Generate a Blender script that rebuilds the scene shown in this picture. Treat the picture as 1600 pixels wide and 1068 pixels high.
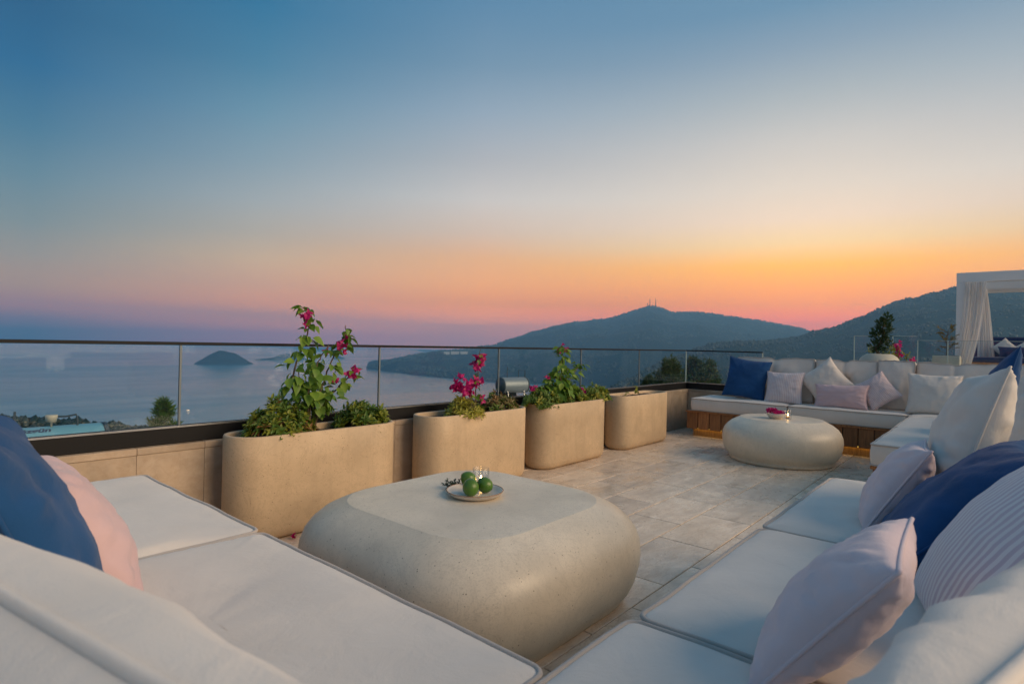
import bpy, math, random
import numpy as np
from mathutils import Vector, Matrix, noise

sc = bpy.context.scene
for o in list(bpy.data.objects):
    bpy.data.objects.remove(o)
COL = sc.collection
R = math.radians

# ------------------------------------------------------------------ camera
EYE = 1.05
FPX, CX, CY = 893.7, 800.0, 534.0
YAW, ROLL, PITCH = R(40.53), R(1.283), R(0.198)
fw = Vector((math.cos(YAW) * math.cos(PITCH), math.sin(YAW) * math.cos(PITCH), math.sin(PITCH)))
rt = Vector((math.sin(YAW), -math.cos(YAW), 0))
up = rt.cross(fw)
r2 = rt * math.cos(ROLL) + up * math.sin(ROLL)
u2 = up * math.cos(ROLL) - rt * math.sin(ROLL)
cam = bpy.data.cameras.new('camera')
cam.sensor_width = 36
cam.lens = FPX / 1600 * 36
cam.clip_start = 0.02
cam.clip_end = 60000
cam.dof.use_dof = True
cam.dof.focus_distance = 3.2
cam.dof.aperture_fstop = 5.6
camo = bpy.data.objects.new('camera', cam)
m = Matrix((r2, u2, -fw)).transposed().to_4x4()
m.translation = (0, 0, EYE)
camo.matrix_world = m
COL.objects.link(camo)
sc.camera = camo

# ------------------------------------------------------------------ world: clear dusk sky
SUNSET = R(13.0)
w = bpy.data.worlds.new('World')
sc.world = w
w.use_nodes = True
nt = w.node_tree
nt.nodes.clear()
N = nt.nodes.new
L = nt.links.new


def lin(c):
    return [((x / 255) / 12.92 if x / 255 <= .04045 else ((x / 255 + .055) / 1.055) ** 2.4) for x in c]


def wmath(op, a, b=None, clamp=False):
    n = N('ShaderNodeMath')
    n.operation = op
    n.use_clamp = clamp
    for i, v in enumerate((a, b)):
        if v is None:
            continue
        if isinstance(v, (int, float)):
            n.inputs[i].default_value = v
        else:
            L(v, n.inputs[i])
    return n.outputs[0]


tc = N('ShaderNodeTexCoord')
sep = N('ShaderNodeSeparateXYZ')
L(tc.outputs['Generated'], sep.inputs[0])
elev = wmath('MULTIPLY', wmath('ARCSINE', sep.outputs[2]), 180 / math.pi)
pos = wmath('POWER', wmath('DIVIDE', wmath('MAXIMUM', elev, 0.0), 90.0, True), 0.5)
az = wmath('ARCTAN2', sep.outputs[1], sep.outputs[0])
cosd = wmath('COSINE', wmath('SUBTRACT', az, SUNSET))
diff = wmath('MULTIPLY', wmath('ARCCOSINE', cosd), 180 / math.pi)


#SKYBEGIN
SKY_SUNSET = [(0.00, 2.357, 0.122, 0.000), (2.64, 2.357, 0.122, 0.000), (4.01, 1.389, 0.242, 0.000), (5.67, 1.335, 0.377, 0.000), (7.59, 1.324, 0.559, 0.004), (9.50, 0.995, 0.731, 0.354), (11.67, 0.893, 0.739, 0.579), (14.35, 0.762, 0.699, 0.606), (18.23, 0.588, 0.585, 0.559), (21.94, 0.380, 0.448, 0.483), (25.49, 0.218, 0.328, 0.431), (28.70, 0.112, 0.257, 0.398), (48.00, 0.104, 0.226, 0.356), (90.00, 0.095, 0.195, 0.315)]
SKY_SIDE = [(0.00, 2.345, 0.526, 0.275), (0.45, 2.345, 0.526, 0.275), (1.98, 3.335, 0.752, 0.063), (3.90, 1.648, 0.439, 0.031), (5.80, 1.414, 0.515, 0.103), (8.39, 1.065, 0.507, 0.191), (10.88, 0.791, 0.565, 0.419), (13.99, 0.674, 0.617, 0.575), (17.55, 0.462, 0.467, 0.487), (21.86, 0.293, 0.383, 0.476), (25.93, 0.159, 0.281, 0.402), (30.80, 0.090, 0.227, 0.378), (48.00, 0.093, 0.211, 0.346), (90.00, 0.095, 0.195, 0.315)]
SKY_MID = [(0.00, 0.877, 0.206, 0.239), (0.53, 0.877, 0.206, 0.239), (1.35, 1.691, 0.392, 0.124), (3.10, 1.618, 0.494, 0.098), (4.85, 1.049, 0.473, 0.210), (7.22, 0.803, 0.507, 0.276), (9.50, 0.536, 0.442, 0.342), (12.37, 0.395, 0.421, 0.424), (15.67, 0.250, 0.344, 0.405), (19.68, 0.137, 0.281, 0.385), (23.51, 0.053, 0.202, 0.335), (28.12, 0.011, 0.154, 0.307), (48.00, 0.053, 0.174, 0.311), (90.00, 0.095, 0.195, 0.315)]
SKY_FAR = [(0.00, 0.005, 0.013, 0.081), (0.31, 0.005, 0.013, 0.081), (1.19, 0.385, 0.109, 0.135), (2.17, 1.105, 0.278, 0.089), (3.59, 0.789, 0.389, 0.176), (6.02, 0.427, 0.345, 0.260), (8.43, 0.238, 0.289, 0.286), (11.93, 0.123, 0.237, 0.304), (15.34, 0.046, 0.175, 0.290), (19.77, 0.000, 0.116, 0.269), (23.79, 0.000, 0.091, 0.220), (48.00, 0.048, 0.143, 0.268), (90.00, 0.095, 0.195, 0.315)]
#SKYEND


def sky_ramp(stops):
    n = N('ShaderNodeValToRGB')
    el = n.color_ramp.elements
    while len(el) > 1:
        el.remove(el[-1])
    for i, (deg, r_, g_, b_) in enumerate(stops):
        p = math.sqrt(deg / 90)
        e = el[0] if i == 0 else el.new(p)
        e.position = p
        e.color = (r_, g_, b_, 1)
    L(pos, n.inputs[0])
    return n.outputs[0]


rampA, rampB, rampC, rampD = [sky_ramp(q) for q in (SKY_SUNSET, SKY_SIDE, SKY_MID, SKY_FAR)]


def wmix(f, a, b):
    n = N('ShaderNodeMixRGB')
    L(f, n.inputs[0])
    L(a, n.inputs[1])
    L(b, n.inputs[2])
    return n.outputs[0]


def smooth01(v, a, b):
    n = N('ShaderNodeMapRange')
    n.clamp = True
    n.inputs['From Min'].default_value = a
    n.inputs['From Max'].default_value = b
    L(v, n.inputs['Value'])
    return n.outputs['Result']


skyc = wmix(smooth01(diff, 72, 120), wmix(smooth01(diff, 51.6, 67.6), wmix(smooth01(diff, 30.7, 51.6), wmix(smooth01(diff, 3, 30.7), rampA, rampB), rampC), rampD), rampC)
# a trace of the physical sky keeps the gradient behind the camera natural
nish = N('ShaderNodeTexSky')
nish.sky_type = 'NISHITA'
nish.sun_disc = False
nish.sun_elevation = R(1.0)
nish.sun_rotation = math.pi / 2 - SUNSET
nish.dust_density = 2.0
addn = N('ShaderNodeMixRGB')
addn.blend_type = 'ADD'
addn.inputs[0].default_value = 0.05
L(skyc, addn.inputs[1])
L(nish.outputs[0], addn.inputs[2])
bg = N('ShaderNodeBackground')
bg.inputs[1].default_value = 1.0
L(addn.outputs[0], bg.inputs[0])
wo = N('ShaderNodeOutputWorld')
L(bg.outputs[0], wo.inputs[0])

# ------------------------------------------------------------------ sun: broad warm lamp standing in for the house lights behind the terrace
sl = bpy.data.lights.new('house_light', 'SUN')
sl.energy = 4.1
sl.angle = R(48)
sl.color = (1.0, 0.72, 0.45)
so = bpy.data.objects.new('house_light', sl)
SD = Vector((-0.26, 0.84, -0.36)).normalized()      # direction the light travels
so.rotation_euler = SD.to_track_quat('-Z', 'Y').to_euler()
COL.objects.link(so)

sc.view_settings.view_transform = 'Standard'
sc.view_settings.look = 'None'
sc.view_settings.exposure = 0.0
sc.view_settings.gamma = 1.0
sc.render.engine = 'CYCLES'
sc.cycles.use_denoising = True
sc.cycles.max_bounces = 8
sc.cycles.volume_bounces = 1
sc.cycles.transparent_max_bounces = 16
sc.cycles.caustics_reflective = False
sc.cycles.caustics_refractive = False

# ------------------------------------------------------------------ helpers


def ray(u, v):
    return (fw * FPX + r2 * (u - CX) + u2 * (CY - v))


def atz(u, v, z):
    d = ray(u, v)
    return Vector((0, 0, EYE)) + d * ((z - EYE) / d.z)


def aty(u, v, y):
    d = ray(u, v)
    return Vector((0, 0, EYE)) + d * (y / d.y)


def atx(u, v, x):
    d = ray(u, v)
    return Vector((0, 0, EYE)) + d * (x / d.x)


def atd(u, v, D):
    d = ray(u, v)
    return Vector((0, 0, EYE)) + d * (D / math.hypot(d.x, d.y))


def tag(o, label=None, cat=None, group=None, kind=None):
    if label:
        o['label'] = label
    if cat:
        o['category'] = cat
    if group:
        o['group'] = group
    if kind:
        o['kind'] = kind
    return o


def empty(name, loc, label=None, cat=None, group=None, rz=0):
    o = bpy.data.objects.new(name, None)
    o.empty_display_size = .05
    o.location = loc
    o.rotation_euler = (0, 0, rz)
    COL.objects.link(o)
    return tag(o, label, cat, group)


def link_mesh(name, me, parent=None, loc=None):
    o = bpy.data.objects.new(name, me)
    COL.objects.link(o)
    if parent:
        o.parent = parent
    if loc is not None:
        o.location = loc
    return o


def mesh(name, verts, faces, mat, smooth=True):
    me = bpy.data.meshes.new(name)
    me.from_pydata([tuple(v) for v in verts], [], [tuple(f) for f in faces])
    if smooth:
        me.polygons.foreach_set('use_smooth', [True] * len(me.polygons))
    me.materials.append(mat)
    me.update()
    return me


def obj(name, verts, faces, mat, parent=None, loc=None, smooth=True, origin=None):
    """world-space vertices; origin moves the object's origin there; parents are unrotated empties / meshes"""
    V = np.array(verts, float)
    base = np.zeros(3)
    if origin is not None:
        base = np.array(origin, float)
    if parent is not None:
        V = V - world_loc(parent)
        if origin is not None:
            base = base - world_loc(parent)
    V = V - base
    o = link_mesh(name, mesh(name, V, faces, mat, smooth), parent)
    o.location = tuple(base)
    return o


def world_loc(o):
    p = np.zeros(3)
    while o is not None:
        p = p + np.array(o.location)
        o = o.parent
    return p


class MB:
    def __init__(s):
        s.v = []
        s.f = []

    def add(s, v, f):
        n = len(s.v)
        s.v += [tuple(x) for x in v]
        s.f += [tuple(i + n for i in q) for q in f]
        return s

    def box(s, a, b, bev=0.0):
        x0, y0, z0 = a
        x1, y1, z1 = b
        if bev <= 0:
            v = [(x0, y0, z0), (x1, y0, z0), (x1, y1, z0), (x0, y1, z0), (x0, y0, z1), (x1, y0, z1), (x1, y1, z1), (x0, y1, z1)]
            f = [(0, 3, 2, 1), (4, 5, 6, 7), (0, 1, 5, 4), (1, 2, 6, 5), (2, 3, 7, 6), (3, 0, 4, 7)]
            return s.add(v, f)
        c = bev
        ring = lambda z, i: [(x0 + i, y0 + i, z), (x1 - i, y0 + i, z), (x1 - i, y1 - i, z), (x0 + i, y1 - i, z)]
        def oct_(z, i):
            return [(x0 + c, y0 + i, z), (x1 - c, y0 + i, z), (x1 - i, y0 + c, z), (x1 - i, y1 - c, z), (x1 - c, y1 - i, z), (x0 + c, y1 - i, z), (x0 + i, y1 - c, z), (x0 + i, y0 + c, z)]
        rings = [oct_(z0, c * .98), oct_(z0 + c, 0), oct_(z1 - c, 0), oct_(z1, c * .98)]
        v, f = loft(rings)
        return s.add(v, f)

    def tube(s, path, r, n=8, closed=False):
        v, f = tube(path, r, n, closed)
        return s.add(v, f)

    def build(s, name, mat, parent=None, smooth=False, origin=None):
        return obj(name, s.v, s.f, mat, parent, smooth=smooth, origin=origin)


def loft(rings, cap=True):
    K = len(rings[0])
    v = [p for r in rings for p in r]
    f = []
    for i in range(len(rings) - 1):
        for j in range(K):
            k = (j + 1) % K
            f.append((i * K + j, i * K + k, (i + 1) * K + k, (i + 1) * K + j))
    if cap:
        f.append(tuple(range(K - 1, -1, -1)))
        b = (len(rings) - 1) * K
        f.append(tuple(range(b, b + K)))
    return v, f


def loft_pt(rings, bottom, top):
    """loft closed with centre points"""
    v, f = loft(rings, False)
    K = len(rings[0])
    nb = len(v)
    v = list(v) + [bottom, top]
    b = (len(rings) - 1) * K
    for j in range(K):
        k = (j + 1) % K
        f.append((nb, k, j))
        f.append((nb + 1, b + j, b + k))
    return v, f


def tube(path, r, n=8, closed=False):
    P = [Vector(p) for p in path]
    m_ = len(P)
    rr = r if hasattr(r, '__len__') else [r] * m_
    v, f = [], []
    prev = None
    for i, p in enumerate(P):
        if closed:
            t = P[(i + 1) % m_] - P[i - 1]
        else:
            t = P[min(i + 1, m_ - 1)] - P[max(i - 1, 0)]
        t = t.normalized() if t.length > 1e-9 else Vector((0, 0, 1))
        if prev is None:
            a = t.orthogonal().normalized()
        else:
            a = (prev - t * prev.dot(t))
            a = a.normalized() if a.length > 1e-6 else t.orthogonal().normalized()
        prev = a
        b = t.cross(a)
        for k in range(n):
            an = 2 * math.pi * k / n
            v.append(tuple(p + (a * math.cos(an) + b * math.sin(an)) * rr[i]))
    segs = m_ if closed else m_ - 1
    for i in range(segs):
        j = (i + 1) % m_
        for k in range(n):
            l = (k + 1) % n
            f.append((i * n + k, i * n + l, j * n + l, j * n + k))
    if not closed:
        f.append(tuple(range(n - 1, -1, -1)))
        f.append(tuple((m_ - 1) * n + k for k in range(n)))
    return v, f


def rrect(hx, hy, r, z=0.0, side=8, corner=7, c=(0, 0), exp=None):
    """rounded rectangle ring, counter-clockwise, constant point count"""
    r = max(min(r, hx * .999, hy * .999), 1e-4)
    pts = []
    for q, (sx, sy, a0) in enumerate(((1, 1, 0), (-1, 1, 90), (-1, -1, 180), (1, -1, 270))):
        ox, oy = sx * (hx - r), sy * (hy - r)
        for i in range(corner):
            a = R(a0 + 90 * i / (corner - 1))
            pts.append((c[0] + ox + r * math.cos(a), c[1] + oy + r * math.sin(a), z))
        nx, ny = (((-1, 1), (-1, -1), (1, -1), (1, 1))[q])
        a = R(a0 + 90)
        p0 = (c[0] + ox + r * math.cos(a), c[1] + oy + r * math.sin(a))
        p1 = (c[0] + nx * (hx - r) + r * math.cos(a), c[1] + ny * (hy - r) + r * math.sin(a))
        for i in range(1, side):
            t = i / side
            pts.append((p0[0] + (p1[0] - p0[0]) * t, p0[1] + (p1[1] - p0[1]) * t, z))
    return pts


def circ(r, z, n=32, c=(0, 0)):
    return [(c[0] + r * math.cos(2 * math.pi * i / n), c[1] + r * math.sin(2 * math.pi * i / n), z) for i in range(n)]


def fnoise(p, o=4, H=1.0):
    return noise.fractal(Vector(p), H, 2.0, o)


rng = random.Random(7)

# ------------------------------------------------------------------ materials


class NB:
    def __init__(s, name):
        s.m = bpy.data.materials.new(name)
        s.m.use_nodes = True
        s.t = s.m.node_tree
        s.t.nodes.clear()
        s.out = s.t.nodes.new('ShaderNodeOutputMaterial')

    def n(s, typ, **k):
        x = s.t.nodes.new(typ)
        for a, b in k.items():
            setattr(x, a, b)
        return x

    def l(s, a, b):
        s.t.links.new(a, b)

    def coord(s, kind='Object', scale=(1, 1, 1), rot=(0, 0, 0)):
        c = s.n('ShaderNodeTexCoord')
        mp = s.n('ShaderNodeMapping')
        mp.inputs['Scale'].default_value = scale
        mp.inputs['Rotation'].default_value = rot
        s.l(c.outputs[kind], mp.inputs[0])
        return mp.outputs[0]

    def noise(s, vec, scale, detail=4, rough=.55, dist=0.0):
        x = s.n('ShaderNodeTexNoise')
        x.inputs['Scale'].default_value = scale
        x.inputs['Detail'].default_value = detail
        x.inputs['Roughness'].default_value = rough
        x.inputs['Distortion'].default_value = dist
        s.l(vec, x.inputs['Vector'])
        return x.outputs['Fac']

    def ramp(s, fac, stops, interp='LINEAR'):
        x = s.n('ShaderNodeValToRGB')
        x.color_ramp.interpolation = interp
        e = x.color_ramp.elements
        while len(e) > 1:
            e.remove(e[-1])
        for i, (p, c) in enumerate(stops):
            q = e[0] if i == 0 else e.new(p)
            q.position = p
            q.color = (*c, 1) if hasattr(c, '__len__') else (c, c, c, 1)
        s.l(fac, x.inputs[0])
        return x.outputs[0]

    def mix(s, f, a, b, mode='MIX'):
        x = s.n('ShaderNodeMixRGB', blend_type=mode)
        for i, q in enumerate((f, a, b)):
            if hasattr(q, 'links'):
                s.l(q, x.inputs[i])
            elif i == 0:
                x.inputs[0].default_value = q
            else:
                x.inputs[i].default_value = (*q, 1)
        return x.outputs[0]

    def math(s, op, a, b=0.0):
        x = s.n('ShaderNodeMath', operation=op)
        for i, q in enumerate((a, b)):
            if hasattr(q, 'links'):
                s.l(q, x.inputs[i])
            else:
                x.inputs[i].default_value = q
        return x.outputs[0]

    def bsdf(s, col, rough=.6, bump=None, bstr=.2, bdist=.01, spec=.5, **k):
        b = s.n('ShaderNodeBsdfPrincipled')
        if hasattr(col, 'links'):
            s.l(col, b.inputs['Base Color'])
        else:
            b.inputs['Base Color'].default_value = (*col, 1)
        if hasattr(rough, 'links'):
            s.l(rough, b.inputs['Roughness'])
        else:
            b.inputs['Roughness'].default_value = rough
        b.inputs['Specular IOR Level'].default_value = spec
        for a, v in k.items():
            b.inputs[a.replace('_', ' ')].default_value = v
        if bump is not None:
            bp = s.n('ShaderNodeBump')
            bp.inputs['Strength'].default_value = bstr
            bp.inputs['Distance'].default_value = bdist
            s.l(bump, bp.inputs['Height'])
            s.l(bp.outputs[0], b.inputs['Normal'])
        s.l(b.outputs[0], s.out.inputs[0])
        return b

    def rand(s):
        return s.n('ShaderNodeObjectInfo').outputs['Random']


def m_fabric(name, col, var=.06, pattern=None, sheen=.25):
    b = NB(name)
    c = b.coord('Object')
    big = b.noise(c, 5, 3, .5)
    cc = b.mix(b.ramp(big, [(.3, 0.0), (.7, 1.0)]), tuple(x * (1 - var) for x in col), tuple(min(1, x * (1 + var * .6)) for x in col))
    if pattern == 'stripe' or pattern == 'stripe_fine':
        sp = b.n('ShaderNodeSeparateXYZ')
        b.l(b.n('ShaderNodeUVMap').outputs[0], sp.inputs[0])
        k = 50 if pattern == 'stripe' else 44
        wv = b.math('SINE', b.math('MULTIPLY', sp.outputs[0], k * math.pi))
        fac = b.ramp(b.math('ADD', b.math('MULTIPLY', wv, .5), .5), [(.42, 0.0), (.58, 1.0)])
        cc = b.mix(fac, cc, (.60, .51, .57) if pattern == 'stripe' else (.58, .46, .48))
    if pattern == 'gingham':
        sp = b.n('ShaderNodeSeparateXYZ')
        b.l(b.n('ShaderNodeUVMap').outputs[0], sp.inputs[0])
        f1 = b.ramp(b.math('ADD', b.math('MULTIPLY', b.math('SINE', b.math('MULTIPLY', sp.outputs[0], 40 * math.pi)), .5), .5), [(.4, 0.0), (.6, .5)])
        f2 = b.ramp(b.math('ADD', b.math('MULTIPLY', b.math('SINE', b.math('MULTIPLY', sp.outputs[1], 40 * math.pi)), .5), .5), [(.4, 0.0), (.6, .5)])
        cc = b.mix(b.math('ADD', f1, f2), cc, (.56, .38, .38))
    weave = b.noise(c, 420, 2, .6)
    wr = b.noise(c, 9, 4, .6, .4)
    hgt = b.math('ADD', b.math('MULTIPLY', weave, .12), b.math('MULTIPLY', wr, 1.0))
    p = b.bsdf(cc, .88, hgt, .3, .014, .25)
    p.inputs['Sheen Weight'].default_value = sheen
    p.inputs['Sheen Roughness'].default_value = .5
    return b.m


def m_plain(name, col, rough=.6, metal=0.0, nscale=8, var=.12, bstr=.08, spec=.5):
    b = NB(name)
    c = b.coord('Object')
    nz = b.noise(c, nscale, 5, .6)
    cc = b.mix(nz, tuple(x * (1 - var) for x in col), tuple(min(1, x * (1 + var)) for x in col))
    p = b.bsdf(cc, rough, b.noise(c, nscale * 9, 3), bstr, .004, spec)
    p.inputs['Metallic'].default_value = metal
    return b.m


def m_stone(name, base, speck, rough=.42, stain=.38, vein=.5):
    """cast stone / terrazzo with fine dark flecks and faint clouding"""
    b = NB(name)
    c0 = b.coord('Object')
    rd = b.rand()
    cmb = b.n('ShaderNodeCombineXYZ')
    for i_ in range(3):
        b.l(b.math('MULTIPLY', rd, 23.0 + 19 * i_), cmb.inputs[i_])
    off = b.n('ShaderNodeVectorMath', operation='ADD')
    b.l(c0, off.inputs[0])
    b.l(cmb.outputs[0], off.inputs[1])
    c = off.outputs[0]
    cl = b.noise(c, 3.2, 6, .6, .3)
    col = b.mix(b.ramp(cl, [(.3, 0.0), (.72, 1.0)]), tuple(x * .80 for x in base), tuple(min(1, x * 1.08) for x in base))
    fine = b.noise(c, 170, 2, .5)
    col = b.mix(b.ramp(fine, [(.36, .5), (.5, 0.0)]), col, tuple(x * .80 for x in base))
    v = b.n('ShaderNodeTexVoronoi')
    v.inputs['Scale'].default_value = 70
    b.l(c, v.inputs['Vector'])
    sel = b.ramp(b.noise(c, 55, 1), [(.56, 0.0), (.6, 1.0)])
    fl = b.math('MULTIPLY', b.ramp(v.outputs['Distance'], [(.10, 1.0), (.19, 0.0)]), sel)
    col = b.mix(fl, col, speck)
    # thin hair veins
    vn = b.noise(c, 7, 8, .72, 1.6)
    ve = b.ramp(vn, [(.485, 0.0), (.5, vein), (.515, 0.0)])
    col = b.mix(ve, col, tuple(x * .55 for x in base))
    # a few weather stains
    st = b.ramp(b.noise(c, 2.3, 3, .5), [(.61, 0.0), (.74, stain)])
    col = b.mix(st, col, tuple(x * .45 for x in base))
    # faint water runs down the sides
    mp = b.n('ShaderNodeMapping')
    mp.inputs['Scale'].default_value = (9, 9, .7)
    b.l(c, mp.inputs[0])
    run = b.ramp(b.noise(mp.outputs[0], 1.6, 5, .65), [(.52, 0.0), (.72, stain * .9)])
    col = b.mix(run, col, tuple(x * .62 for x in base))
    rg = b.ramp(b.noise(c, 6, 4), [(.3, rough - .06), (.7, rough + .1)])
    pit = b.ramp(b.noise(c, 48, 3, .6), [(.28, 0.0), (.33, 1.0)])
    hh = b.math('ADD', b.math('MULTIPLY', b.noise(c, 110, 4, .6), .6), b.math('MULTIPLY', pit, .8))
    b.bsdf(col, rg, hh, .16, .004, .5)
    return b.m


def m_travertine(name, base, rough=.34, stretch=(1.6, 4.2, 4.2), dist=1.0):
    b = NB(name)
    rd = b.rand()
    c0 = b.coord('Object')
    # every slab shows another piece of the quarry
    off = b.n('ShaderNodeVectorMath', operation='ADD')
    cmb = b.n('ShaderNodeCombineXYZ')
    b.l(b.math('MULTIPLY', rd, 37.0), cmb.inputs[0])
    b.l(b.math('MULTIPLY', rd, 91.0), cmb.inputs[1])
    b.l(b.math('MULTIPLY', rd, 53.0), cmb.inputs[2])
    b.l(c0, off.inputs[0])
    b.l(cmb.outputs[0], off.inputs[1])
    c = off.outputs[0]
    mp = b.n('ShaderNodeMapping')
    mp.inputs['Scale'].default_value = stretch
    mp.inputs['Rotation'].default_value = (0, 0, .35)
    b.l(c, mp.inputs[0])
    n1 = b.noise(mp.outputs[0], 1.7, 9, .62, .9 * dist)
    n2 = b.noise(mp.outputs[0], 6.5, 6, .65, .5)
    col = b.ramp(n1, [(.28, tuple(x * .66 for x in base)), (.46, tuple(x * .92 for x in base)), (.6, tuple(min(1, x * 1.08) for x in base)), (.75, (base[0] * 1.16, base[1] * 1.14, base[2] * 1.10))])
    col = b.mix(b.ramp(n2, [(.35, .32), (.6, 0.0)]), col, (base[0] * .70, base[1] * .60, base[2] * .48))
    ve = b.ramp(b.noise(mp.outputs[0], 2.6, 10, .7, 2.0 * dist), [(.48, 0.0), (.5, .5 * dist), (.52, 0.0)])
    col = b.mix(ve, col, (base[0] * .52, base[1] * .40, base[2] * .30))
    tint = b.ramp(rd, [(0, (.88, .87, .87)), (.35, (.95, .94, .93)), (.7, (1.0, .98, .95)), (1, (1.04, 1.02, 1.0))])
    col = b.mix(1.0, col, tint, 'MULTIPLY')
    pits = b.ramp(b.noise(c, 60, 3, .6), [(.30, 0.0), (.36, 1.0)])
    rg = b.ramp(b.noise(c, 4.5, 6, .65), [(.3, rough - .12), (.65, rough + .22)])
    hh = b.math('ADD', b.math('MULTIPLY', pits, .5), b.math('MULTIPLY', b.noise(c, 7, 3), .8))
    b.bsdf(col, rg, hh, .16, .004, .5)
    return b.m


def m_wood(name, base):
    b = NB(name)
    rd = b.rand()
    c = b.coord('Object', (9, 9, 1.1))
    off = b.n('ShaderNodeVectorMath', operation='ADD')
    cmb = b.n('ShaderNodeCombineXYZ')
    for i in range(3):
        b.l(b.math('MULTIPLY', rd, 31.0 + 17 * i), cmb.inputs[i])
    b.l(c, off.inputs[0])
    b.l(cmb.outputs[0], off.inputs[1])
    g = b.noise(off.outputs[0], 5, 7, .65, 1.0)
    col = b.ramp(g, [(.25, tuple(x * .5 for x in base)), (.5, base), (.75, tuple(x * 1.45 for x in base))])
    col = b.mix(1.0, col, b.ramp(rd, [(0, .6), (1, 1.3)]), 'MULTIPLY')
    b.bsdf(col, .5, g, .25, .004, .4)
    return b.m


def m_leaf(name, ca, cb, trans=.35):
    b = NB(name)
    rd = b.rand()
    c = b.coord('Object')
    nz = b.noise(c, 23, 2)
    f = b.math('ADD', b.math('MULTIPLY', rd, .5), b.math('MULTIPLY', nz, .55))
    col = b.mix(b.ramp(f, [(.2, 0.0), (.8, 1.0)]), ca, cb)
    p = b.bsdf(col, .42, None, spec=.45)
    tl = b.n('ShaderNodeBsdfTranslucent')
    b.l(col, tl.inputs[0])
    mx = b.n('ShaderNodeMixShader')
    mx.inputs[0].default_value = trans
    b.l(p.outputs[0], mx.inputs[1])
    b.l(tl.outputs[0], mx.inputs[2])
    b.l(mx.outputs[0], b.out.inputs[0])
    return b.m


def m_glass(name, tint, f0=.04, f1=.7):
    b = NB(name)
    tr = b.n('ShaderNodeBsdfTransparent')
    tr.inputs[0].default_value = (*tint, 1)
    gl = b.n('ShaderNodeBsdfGlossy')
    gl.inputs['Roughness'].default_value = 0.012
    lw = b.n('ShaderNodeLayerWeight')
    lw.inputs[0].default_value = .5
    p5 = b.math('POWER', lw.outputs['Facing'], 5.0)
    mx = b.n('ShaderNodeMixShader')
    b.l(b.math('ADD', b.math('MULTIPLY', p5, f1), f0), mx.inputs[0])
    b.l(tr.outputs[0], mx.inputs[1])
    b.l(gl.outputs[0], mx.inputs[2])
    b.l(mx.outputs[0], b.out.inputs[0])
    return b.m


def m_emit(name, col, s):
    b = NB(name)
    e = b.n('ShaderNodeEmission')
    e.inputs[0].default_value = (*col, 1)
    e.inputs[1].default_value = s
    b.l(e.outputs[0], b.out.inputs[0])
    return b.m


M = {}
M['cream'] = m_fabric('cream_canvas', (.72, .665, .605))
M['cream_warm'] = m_fabric('cream_linen', (.72, .64, .57))
M['piping'] = m_fabric('cushion_piping', (.47, .42, .38))  # beige cord, darkened to carry the shade line along the seams
M['navy'] = m_fabric('navy_canvas', (.010, .068, .20), .18, sheen=.12)
M['navy_dark'] = m_fabric('navy_cotton', (.008, .030, .105), .18, sheen=.1)
M['pink'] = m_fabric('pink_linen', (.62, .44, .45))
M['lavender'] = m_fabric('mauve_linen', (.72, .585, .615))
M['stripe'] = m_fabric('striped_ticking', (.78, .74, .75), pattern='stripe')
M['stripe_fine'] = m_fabric('pinstripe_cotton', (.68, .62, .61), pattern='stripe_fine')
M['gingham'] = m_fabric('gingham_cotton', (.70, .62, .61), pattern='gingham')
M['table'] = m_stone('cast_stone_table', (.78, .68, .535), (.22, .165, .11), .36, .16, .38)
M['planter'] = m_stone('cast_stone_planter', (.57, .42, .265), (.12, .085, .05), .55)
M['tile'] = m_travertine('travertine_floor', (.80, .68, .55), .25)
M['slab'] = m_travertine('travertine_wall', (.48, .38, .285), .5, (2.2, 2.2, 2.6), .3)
M['grout'] = m_plain('grout', (.33, .27, .22), .8)
M['wood'] = m_wood('teak_board', (.30, .125, .045))
M['wood_dark'] = m_wood('teak_plinth', (.40, .22, .075))
M['black'] = m_plain('black_aluminium', (.006, .006, .007), .5, .0, var=.2, spec=.25)
M['steel'] = m_plain('brushed_steel', (.45, .45, .46), .3, .9)
M['glass'] = m_glass('balustrade_glass', (.945, .98, .985), .032, .4)
M['cupglass'] = m_glass('tumbler_glass', (.96, .97, .975), .04, .8)
M['edge'] = m_plain('glass_edge', (.34, .43, .41), .3)
M['gasket'] = m_plain('pane_joint', (.16, .19, .20), .3)
M['white'] = m_plain('white_paint', (.78, .77, .76), .5, var=.04)
M['soil'] = m_plain('soil', (.045, .028, .018), .95, nscale=30, var=.5, bstr=.8)
M['ceramic'] = m_plain('glazed_ceramic', (.66, .60, .53), .28, var=.05)
M['ceramic_rim'] = m_plain('fired_clay_rim', (.36, .22, .14), .4)
M['urn'] = m_plain('pale_urn_plaster', (.46, .44, .36), .6, var=.08)
M['lime'] = m_plain('lime_peel', (.075, .165, .016), .3, nscale=9, var=.55, bstr=.35)
M['limetip'] = m_plain('lime_tip', (.12, .16, .04), .5)
M['stem'] = m_plain('stem_bark', (.11, .075, .045), .85)
M['herb'] = m_leaf('herb_leaf', (.06, .085, .055), (.13, .16, .11), .2)
M['leaf'] = m_leaf('bougainvillea_leaf', (.06, .16, .020), (.24, .37, .05))
M['leaf_yellow'] = m_leaf('shrub_leaf_yellow', (.17, .22, .02), (.46, .44, .07))
M['leaf_olive'] = m_leaf('shrub_leaf_dry', (.11, .12, .03), (.24, .18, .07))
M['leaf_dark'] = m_leaf('shrub_leaf_dark', (.05, .13, .02), (.18, .27, .045))
M['leaf_deep'] = m_leaf('shrub_leaf_deep', (.018, .055, .014), (.05, .11, .025), .2)
M['leaf_rust'] = m_leaf('shrub_leaf_rust', (.22, .10, .035), (.30, .18, .06))
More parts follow.
